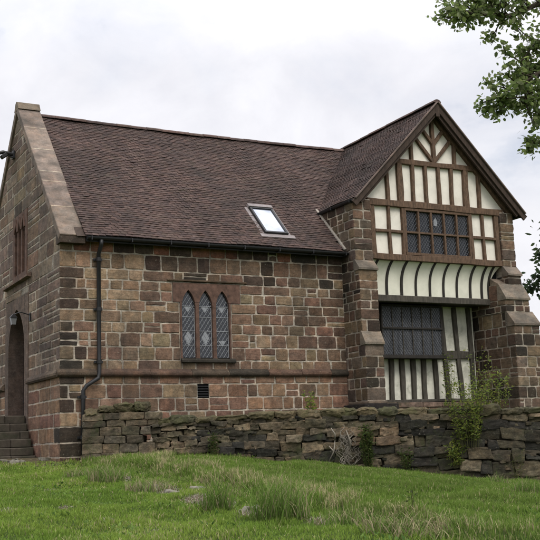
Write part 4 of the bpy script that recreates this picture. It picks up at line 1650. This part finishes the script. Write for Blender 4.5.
N0 = 360000
s, d = scatter(N0, 8.6, 22.2)
db = np.interp(s, WBs, WBd)
x = CAM.x + RH.x * s + FH.x * d; y = CAM.y + RH.y * s + FH.y * d
ok = (d < db - .02) & ~((x > -2.4) & (y > 1.6))
lnl = 13.2 - 2.05 * s
q = d - lnl
n1 = vnoise(s, d, .9, 1); n2 = vnoise(s, d, 2.6, 2); n3 = vnoise(s, d, 7, 3)
ok &= RS.rand(N0) < np.where((x < .45) & (y > -.75) & (y < 1.7), .25, 1)
ok &= RS.rand(N0) < 1 - .7 * np.clip(bare(s, d) * (.3 + n3 * 1.2), 0, 1)
s, d, q, n1, n2, n3, db = (a[ok] for a in (s, d, q, n1, n2, n3, db)); n = len(s)
lawn = q < -.2 + (n2 - .5) * 1.2
rough = (q > -.3) & (q < 1.7 + (n1 - .5) * 2.5)
h = np.where(lawn, .03 + .05 * n3 * n2 * 1.6, np.where(rough, .05 + .15 * n2 * n3 + .03 * n1, .04 + .05 * n2))
h = h * (.6 + .8 * RS.rand(n))
near = np.clip(1 - (db - d) / .3, 0, 1); h = h + near * RS.rand(n) * .10 * (n2 > .4)
w = np.where(lawn, .010, .009) * (.7 + .6 * RS.rand(n)) * np.interp(d, [9, 20], [.8, 1.6])
lean = np.clip(.35 + .35 * RS.randn(n), 0, 1.1)
g1, g2, g3, dry = (np.array(c) for c in ((.140, .225, .036), (.215, .300, .052), (.135, .200, .040), (.40, .355, .19)))
mixv = np.clip(n1 * 1.5 - .25 + (n2 - .5) * .5 + (RS.rand(n) - .5) * .5, 0, 1)[:, None]
col = np.where(lawn[:, None], g1 + (g2 - g1) * mixv, g3 + (g1 - g3) * mixv)
pd = np.where(lawn, .04 + .12 * (n2 > .74) + .1 * (n1 > .7), np.where(rough, .16 + .4 * (n2 > .6), .06 + .16 * (n1 > .68)))
isd = (RS.rand(n) < pd)[:, None]
bf = bare(s, d)
pale = (RS.rand(n) < np.clip(bf * 1.3, 0, .85))[:, None]
col = np.where(isd, dry * (.6 + .7 * RS.rand(n))[:, None], col) * (.8 + .4 * RS.rand(n))[:, None]
col = np.where(pale, np.array((.46, .42, .33)) * (.55 + .6 * RS.rand(n))[:, None], col)
h = np.where(pale[:, 0], h * .8, h); lean = np.where(pale[:, 0], np.clip(lean + .4, 0, 1.2), lean)
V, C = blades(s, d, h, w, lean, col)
# broad weed leaves and clover among the blades
nw = 26000
ws_, wd_ = scatter(nw, 8.6, 21.5)
wm1, wm2 = vnoise(ws_, wd_, 1.6, 7), vnoise(ws_, wd_, .6, 8)
okw = (wd_ < np.interp(ws_, WBs, WBd) - .1) & (wm1 > .58)
ws_, wd_, wm2 = ws_[okw], wd_[okw], wm2[okw]
wc = np.array((.08, .15, .035))[None] * (.6 + .9 * RS.rand(len(ws_)))[:, None] * np.where(wm2[:, None] > .5, np.array((1.5, 1.25, 1.3))[None], 1)
V2, C2 = blades(ws_, wd_, .03 + .05 * RS.rand(len(ws_)), .022 + .028 * RS.rand(len(ws_)), .6 + .5 * RS.rand(len(ws_)), wc)
V = np.concatenate([V, V2]); C = np.concatenate([C, C2])
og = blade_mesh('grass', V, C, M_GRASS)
og['kind'] = 'stuff'; tag(og, 'green grass sloping up to the wall, mown in front and rough on the bank', 'grass')


def tuft(px, py, n, rad, h, dryf, label, lean=.45, nm='grass_tuft', group='tall grass tufts on the bank'):
    p = pix_ground(px, py); s0, d0 = sd(p.x, p.y)
    r = rad * np.sqrt(RS.rand(n)); a = RS.rand(n) * 2 * np.pi
    s = s0 + np.cos(a) * r * 1.25; d = d0 + np.sin(a) * r
    hh = h * (.45 + .6 * RS.rand(n)) * (1 - .4 * r / rad)
    col = np.array((.135, .215, .045))[None] * (.7 + .7 * RS.rand(n))[:, None]
    isd = RS.rand(n) < dryf
    col = np.where(isd[:, None], np.array((.36, .31, .18)) * (.6 + .6 * RS.rand(n))[:, None], col)
    V, C = blades(s, d, hh, .009 * (.7 + .7 * RS.rand(n)), np.clip(lean * (.3 + 1.3 * RS.rand(n)), 0, 1.2), col)
    V -= np.array((p.x, p.y, p.z), np.float32)
    o = blade_mesh(nm, V, C, M_GRASS); o.location = p
    tag(o, label, 'grass tuft', group)


tuft(217, 512, 230, .15, .72, .15, 'upright tall grass tuft at the bottom, left of the pair beside the pale stone')
tuft(270, 522, 260, .18, .78, .15, 'broad upright grass tuft, right of the pair beside the pale stone')
tuft(292, 518, 200, .17, .66, .2, 'tall grass tuft leaning just right of the broad upright tuft')
tuft(106, 484, 420, .26, .52, .35, 'leafy grass tuft below the squared end of the dry stone wall', .5)
tuft(80, 478, 220, .25, .34, .5, 'dry straw coloured tuft near the foot of the downpipe', .6)
tuft(150, 492, 350, .3, .35, .65, 'pale dry grass tuft growing over the leftmost bank stones', .6)
tuft(405, 536, 380, .36, .40, .55, 'arching dry pale tuft at the bottom right of the lawn', .95)
tuft(345, 525, 260, .32, .28, .3, 'mixed green tuft left of the arching dry tuft', .6)
tuft(450, 538, 260, .36, .26, .4, 'straggly tuft right of the arching dry tuft', .7)
tuft(500, 486, 220, .16, .30, .3, 'grass tuft at the wall foot below the dark right end', .4)
tuft(530, 494, 260, .2, .34, .15, 'green tuft at the wall foot on the far right', .4)

# ------------------------------------------------------------------ plants on the wall
def leaf_quads(m, p, dirv, L, wd, col):
    dirv = dirv.normalized()
    side = dirv.cross(Vector((random.uniform(-1, 1), random.uniform(-1, 1), random.uniform(-.2, 1)))).normalized()
    nn_ = side.cross(dirv) * (L * random.uniform(-.1, .15))
    h_ = side * wd / 2
    m.add([p, p + dirv * L * .3 + h_ * .9 + nn_, p + dirv * L * .65 + h_ * .8 + nn_, p + dirv * L, p + dirv * L * .65 - h_ * .8 + nn_, p + dirv * L * .3 - h_ * .9 + nn_], [(0, 1, 2, 3), (0, 3, 4, 5)], col)


def shrub(name, label, base, stems, height, spread, leafL, dens, cols, cat='plant', droop=0.2, group=None):
    """a leafy plant of many thin stems"""
    t = thing(name, label, cat, base, group)
    sm, lm = MB(), MB(); base = Vector(base)
    for i in range(stems):
        a = random.uniform(0, 2 * math.pi); rr = random.random() ** .5 * spread
        h = height * random.uniform(.55, 1.05)
        b0 = base + Vector((math.cos(a) * rr * .35, math.sin(a) * rr * .25, -.03))
        tip = base + Vector((math.cos(a) * rr, math.sin(a) * rr * .6, h))
        mid = (b0 + tip) / 2 + Vector((random.uniform(-.06, .06), random.uniform(-.06, .06), h * .1))
        pts = [b0.lerp(mid, k / 4).lerp(mid.lerp(tip, k / 4), k / 4) for k in range(5)]
        pts[-1].z -= droop * h * .2
        sm.tube(pts, [.006, .0055, .0045, .003, .0015], 4, (.11, .11, .045))
        for k in range(int(dens * h)):
            u = random.uniform(.12, 1); j = min(3, int(u * 4)); p = pts[j].lerp(pts[j + 1], u * 4 - j)
            dv = Vector((random.uniform(-1, 1), random.uniform(-1, 1), random.uniform(-.35, .7)))
            p = p + dv.normalized() * random.uniform(0, .05)
            c = random.choice(cols); k2 = random.uniform(.65, 1.25)
            L = leafL * random.uniform(.6, 1.2)
            leaf_quads(lm, p, dv, L, L * .42, tuple(x * k2 for x in c))
    sm.build('stem', M_LEAF, t); lm.build('foliage', M_LEAF, t, fixn=False)
    return t


YG = [(.21, .26, .045), (.15, .21, .04), (.26, .28, .06), (.11, .16, .03)]
DG = [(.05, .085, .02), (.07, .10, .025), (.10, .13, .03)]


def on_wall(s, z, inw=.05):
    p0, T_, I_ = wall_frame(s)
    return p0 + I_ * inw + Vector((0, 0, z))


sx = lambda px, Z=20.9: (px - 270) / F * Z
shrub('wall_shrub', 'bright yellow green leafy shrub sprouting over the wall below the leaning studs', on_wall(sx(462), -.10, -.10), 34, 1.40, .55, .062, 46, YG)
shrub('wall_shrub', 'low yellow green growth hanging on the wall face under the bright shrub', on_wall(sx(447), -.50, -.12), 14, .62, .25, .07, 70, YG)
shrub('sapling', 'thin sparse yellow green sapling behind the wall by the right buttress', on_wall(sx(500), .50, .75), 20, 1.05, .55, .062, 30, YG)
shrub('sapling', 'slender upright sapling rising behind the wall against the lower reveal', on_wall(sx(487), .50, .9), 11, 1.6, .35, .06, 20, YG)
shrub('sapling', 'small leafy sapling behind the wall in front of the long stone wall', on_wall(sx(303), .52, .5), 9, .62, .2, .07, 50, YG)
shrub('ivy_patch', 'dark green ivy clinging beside the pale dead ivy stems', on_wall(sx(362), -.52, -.10), 22, .95, .16, .06, 70, DG)
shrub('ivy_patch', 'green ivy clump low on the wall under the orange brown stones', on_wall(sx(398), -.60, -.12), 12, .5, .16, .06, 60, DG)
shrub('ivy_patch', 'small fern green clump at the wall foot behind the left tuft', on_wall(sx(207), -.16, -.10), 10, .5, .12, .06, 55, DG)
shrub('dock_weed', 'dry weed stalks standing against the dark right end of the wall', on_wall(sx(505), -.88, -.22), 8, .75, .2, .06, 18, [(.2, .17, .08), (.1, .12, .04)])
shrub('dock_weed', 'single dark upright weed in the grass above the arching dry tuft', pix_ground(412, 513), 2, .36, .05, .05, 34, DG)
shrub('ivy_patch', 'trailing climber across the lower corner of the shuttered window', Vector((10.25, .0, .95)), 9, 1.35, .22, .07, 22, YG)

# dead ivy stems, pale, gripping the wall
iv = MB()
for i in range(64):
    px = random.gauss(340, 4.2); p = on_wall(sx(px), random.uniform(-.45, .1), -.035)
    pts = [p]; up = random.uniform(.22, .5); cv = random.uniform(-.5, .5); ph = random.uniform(0, 6)
    for k in range(9):
        q = pts[-1] + Vector((RH.x, RH.y, 0)) * (.035 * math.sin(k * .9 + ph) + cv * .03) + Vector((0, 0, up / 9 * (1 - .06 * k))) - Vector((FH.x, FH.y, 0)) * random.uniform(-.008, .011)
        q.z = min(q.z, .58); pts.append(q)
    r0 = random.choice((.003, .004, .006, .009)); iv.tube(pts, [r0 * (1 - .06 * k) for k in range(10)], 5)
for (a, b_) in (((329, 462), (335, 440)), ((335, 440), (331, 428)), ((329, 462), (333, 466)), ((350, 450), (346, 430)), ((333, 455), (329, 446))):
    iv.tube([at(a[0], a[1], 20.78), at((a[0] + b_[0]) / 2 + 2, (a[1] + b_[1]) / 2, 20.72), at(b_[0], b_[1], 20.8)], [.015, .013, .009], 6)
tag(iv.build('dead_ivy', M_DEADIVY, smooth=True), 'pale tangle of dead ivy stems on the wall face', 'dead ivy')

# ------------------------------------------------------------------ trees
def grow(sm, p, dirv, L, r, depth, tips, spread=.6, up=.1):
    n = 4; pts = [Vector(p)]; dv = Vector(dirv).normalized()
    for k in range(n):
        dv = (dv + Vector((random.uniform(-.2, .2), random.uniform(-.2, .2), random.uniform(-.15, .2) + up * .1))).normalized()
        pts.append(pts[-1] + dv * (L / n))
    sm.tube(pts, [r * (1 - .12 * k) for k in range(n + 1)], 7 if r > .03 else 5, (.08, .07, .05), cap=True)
    if depth == 0:
        tips.append((pts[2], pts[-1])); tips.append((pts[1], pts[3])); return
    for k in range(3):
        j = random.choice((2, 3, 4)) if k else 4
        nd_ = (dv + Vector((random.uniform(-1, 1), random.uniform(-1, 1), random.uniform(-.6, .8))) * spread).normalized()
        grow(sm, pts[j], nd_, L * random.uniform(.6, .8), r * .55, depth - 1, tips, spread, up)


def leaves(lm, a, b_, n, sp_, L, cols, wr=.55):
    for i in range(n):
        o_ = Vector((random.uniform(-1, 1), random.uniform(-1, 1), random.uniform(-1, 1)))
        p = a.lerp(b_, random.random()) + o_.normalized() * (abs(random.betavariate(1.3, 2.2)) * sp_ * 1.9)
        dv = Vector((random.uniform(-1, 1), random.uniform(-1, 1), random.uniform(-.9, .4)))
        c = random.choice(cols); k = random.uniform(.7, 1.35); l = L * random.uniform(.6, 1.25)
        leaf_quads(lm, p, dv, l, l * wr, tuple(x * k for x in c))


# overhanging broadleaf: trunk right of the frame, limbs reaching into it
ZT = 12.0
LG = [(.20, .27, .08), (.15, .21, .065), (.27, .34, .11), (.11, .155, .055), (.25, .28, .14)]
tb = at(668, 300, ZT + .6); tb.z = gz(tb.x, tb.y)
tr = thing('broadleaf_tree', 'green leafy branches of a near broadleaf tree reaching in at the top right', 'tree', tb)
sm, lm = MB(), MB()
topp = at(655, -160, ZT + .5)
tp = [Vector(tb) - Vector((0, 0, .1)), Vector(tb) + Vector((.02, 0, 1.2)), Vector(tb).lerp(topp, .45) + Vector((.06, .03, 0)), Vector(tb).lerp(topp, .75), topp]
sm.tube(tp, [.34, .25, .21, .16, .09], 12, (.08, .07, .05))


def limb(pix, Zs, rads, side=4, tw=.42, leafn=26, start=None):
    pts = [start] if start is not None else []
    pts += [at(px, py, z) for (px, py), z in zip(pix, Zs)]
    sm.tube(pts, rads, 7, (.08, .07, .05))
    tips = []
    for i in range(len(pts) - 1):
        for k in range(side):
            p = pts[i].lerp(pts[i + 1], random.random())
            if start is not None and i == 0:
                continue
            dv = (pts[i + 1] - pts[i]).normalized() * .6 + Vector((random.uniform(-1, 1), random.uniform(-1, 1), random.uniform(-.7, .9)))
            grow(sm, p, dv, tw * random.uniform(.5, 1), .012, 1, tips, .7)
    tips.append((pts[-2].lerp(pts[-1], .5), pts[-1]))
    for a, b_ in tips:
        leaves(lm, a, b_, leafn, .08, .070, LG, .62)


lc = lambda t: tp[2].lerp(topp, t)
limb([(585, -6), (540, 3), (512, 16), (486, 14), (466, 18)], [12.2, 12, 12, 11.9, 11.8], [.10, .05, .034, .026, .016, .006], 9, .34, 9, lc(.7))
limb([(560, -34), (530, -22), (500, -12), (478, -4)], [12.5, 12.4, 12.3, 12.3], [.09, .05, .03, .02, .008], 7, .36, 9, lc(.8))
limb([(600, 40), (560, 62), (530, 78), (514, 92), (508, 98)], [12.1, 12, 12, 11.9, 11.9], [.10, .05, .032, .022, .012, .005], 6, .28, 9, lc(.45))
limb([(590, 50), (550, 70), (528, 70), (520, 62)], [12.3, 12.3, 12.2, 12.2], [.08, .04, .022, .014, .005], 5, .28, 9, lc(.5))
limb([(600, 60), (565, 90), (535, 100), (525, 98)], [11.9, 11.8, 11.8, 11.7], [.08, .04, .022, .014, .005], 5, .26, 9, lc(.4))
limb([(610, 110), (575, 135), (552, 142), (538, 143)], [12, 11.9, 11.9, 11.9], [.07, .035, .02, .012, .004], 3, .18, 8, lc(.25))
tips = []
for i in range(9):
    a = random.uniform(0, 6.28)
    grow(sm, lc(random.uniform(.2, 1)), Vector((abs(math.cos(a)) * RH.x - .2, RH.y * abs(math.cos(a)) + math.sin(a), random.uniform(.2, .8))), 1.0, .05, 2, tips, .6)
for a, b_ in tips:
    if ((a - CAM).dot(RT) / (a - CAM).dot(FW)) * F > 300:
        leaves(lm, a, b_, 10, .10, .058, LG, .62)
sm.build('trunk', M_BARK, tr, smooth=True); lm.build('crown', M_LEAF, tr, fixn=False)


def far_tree(name, label, base, h, rx, rz, zc_, n, L, cols, group=None, clumps=34):
    t = thing(name, label, 'tree', base, group); base = Vector(base)
    sm, lm = MB(), MB()
    sm.tube([base - Vector((0, 0, .3)), base + Vector((.05, 0, h * .35)), base + Vector((-.05, .1, h * .7)), base + Vector((0, 0, h * .95))], [.26, .2, .13, .04], 9)
    cen = base + Vector((0, 0, zc_))
    for i in range(clumps):
        v = Vector((random.gauss(0, 1), random.gauss(0, 1), random.gauss(0, 1))).normalized() * random.uniform(.45, 1)
        c = cen + Vector((v.x * rx, v.y * rx, v.z * rz))
        sm.tube([base + Vector((0, 0, max(h * .25, c.z - base.z - rx * .7))), base.lerp(c, .5) + Vector((0, 0, (c.z - base.z) * .4)), c], [.06, .035, .012], 5)
        k = random.uniform(.6, 1.25); r = random.uniform(.25, .5) * rx * .75
        leaves(lm, c - Vector((r, 0, .1)), c + Vector((r, 0, .1)), n, r * .55, L, [tuple(x * k for x in q) for q in cols])
    sm.build('trunk', M_BARK, t, smooth=True); lm.build('crown', M_LEAF, t, fixn=False)


DGT = [(.04, .065, .028), (.05, .08, .032), (.03, .048, .024), (.065, .09, .036)]
b0 = at(572, 330, 36); b0.z = .3
far_tree('dark_tree', 'dark green tree showing beyond the right hand buttress', b0, 6.9, 1.75, 2.3, 4.9, 130, .22, DGT, clumps=48)

# ------------------------------------------------------------------ sky and light
w = bpy.data.worlds.new('World'); scene.world = w; w.use_nodes = True
nt = w.node_tree
bg = nt.nodes['Background']
SUN_EL, SUN_AZ = R(50), R(178)        # azimuth measured clockwise from +Y
sky = nd(nt, 'ShaderNodeTexSky'); sky.sky_type = 'NISHITA'; sky.sun_disc = False
sky.sun_elevation = SUN_EL; sky.sun_rotation = SUN_AZ
sky.air_density = 1.0; sky.dust_density = 2.0
tc = nd(nt, 'ShaderNodeTexCoord').outputs['Generated']
mp = nd(nt, 'ShaderNodeMapping'); mp.inputs['Scale'].default_value = (1, 1, 1.5); mp.inputs['Rotation'].default_value = (0, 0, 1.1)
nt.links.new(tc, mp.inputs['Vector'])
n1 = noise_node(nt, 3.2, 8, .55, mp.outputs['Vector'], .3)
n2 = noise_node(nt, 8.0, 8, .6, mp.outputs['Vector'], .5)
sep = nd(nt, 'ShaderNodeSeparateXYZ'); nt.links.new(tc, sep.inputs[0])
elev = ramp(nt, sep.outputs['Z'], [(.0, (7.0, 7.0, 7.2)), (.36, (7.9, 7.9, 8.15)), (.6, (13, 13, 13.2)), (1, (19.5, 19.5, 19.7))])
shade = ramp(nt, n1.outputs['Fac'], [(.34, (.80, .835, .90)), (.47, (.93, .93, .955)), (.62, (1.05, 1.045, 1.06))])
cloud = mixc(nt, elev, shade, 1.0, 'MULTIPLY')
sh2 = ramp(nt, n2.outputs['Fac'], [(.36, (.94, .943, .955)), (.62, (1.04, 1.04, 1.035))])
cloud = mixc(nt, cloud, sh2, 1.0, 'MULTIPLY')
gap = ramp(nt, n1.outputs['Fac'], [(.31, .5), (.41, 1.0)])
final = mixc(nt, sky.outputs['Color'], cloud, gap)
nt.links.new(final, bg.inputs['Color'])
bg.inputs['Strength'].default_value = .125

sd_ = bpy.data.lights.new('sun', 'SUN'); sd_.energy = 1.7; sd_.angle = R(25); sd_.color = (1, .96, .9)
so_ = bpy.data.objects.new('sun', sd_); COLL.objects.link(so_)
sun_dir = Vector((math.sin(SUN_AZ) * math.cos(SUN_EL), math.cos(SUN_AZ) * math.cos(SUN_EL), math.sin(SUN_EL)))
so_.rotation_euler = sun_dir.to_track_quat('Z', 'Y').to_euler()
so_.location = (0, 0, 30)
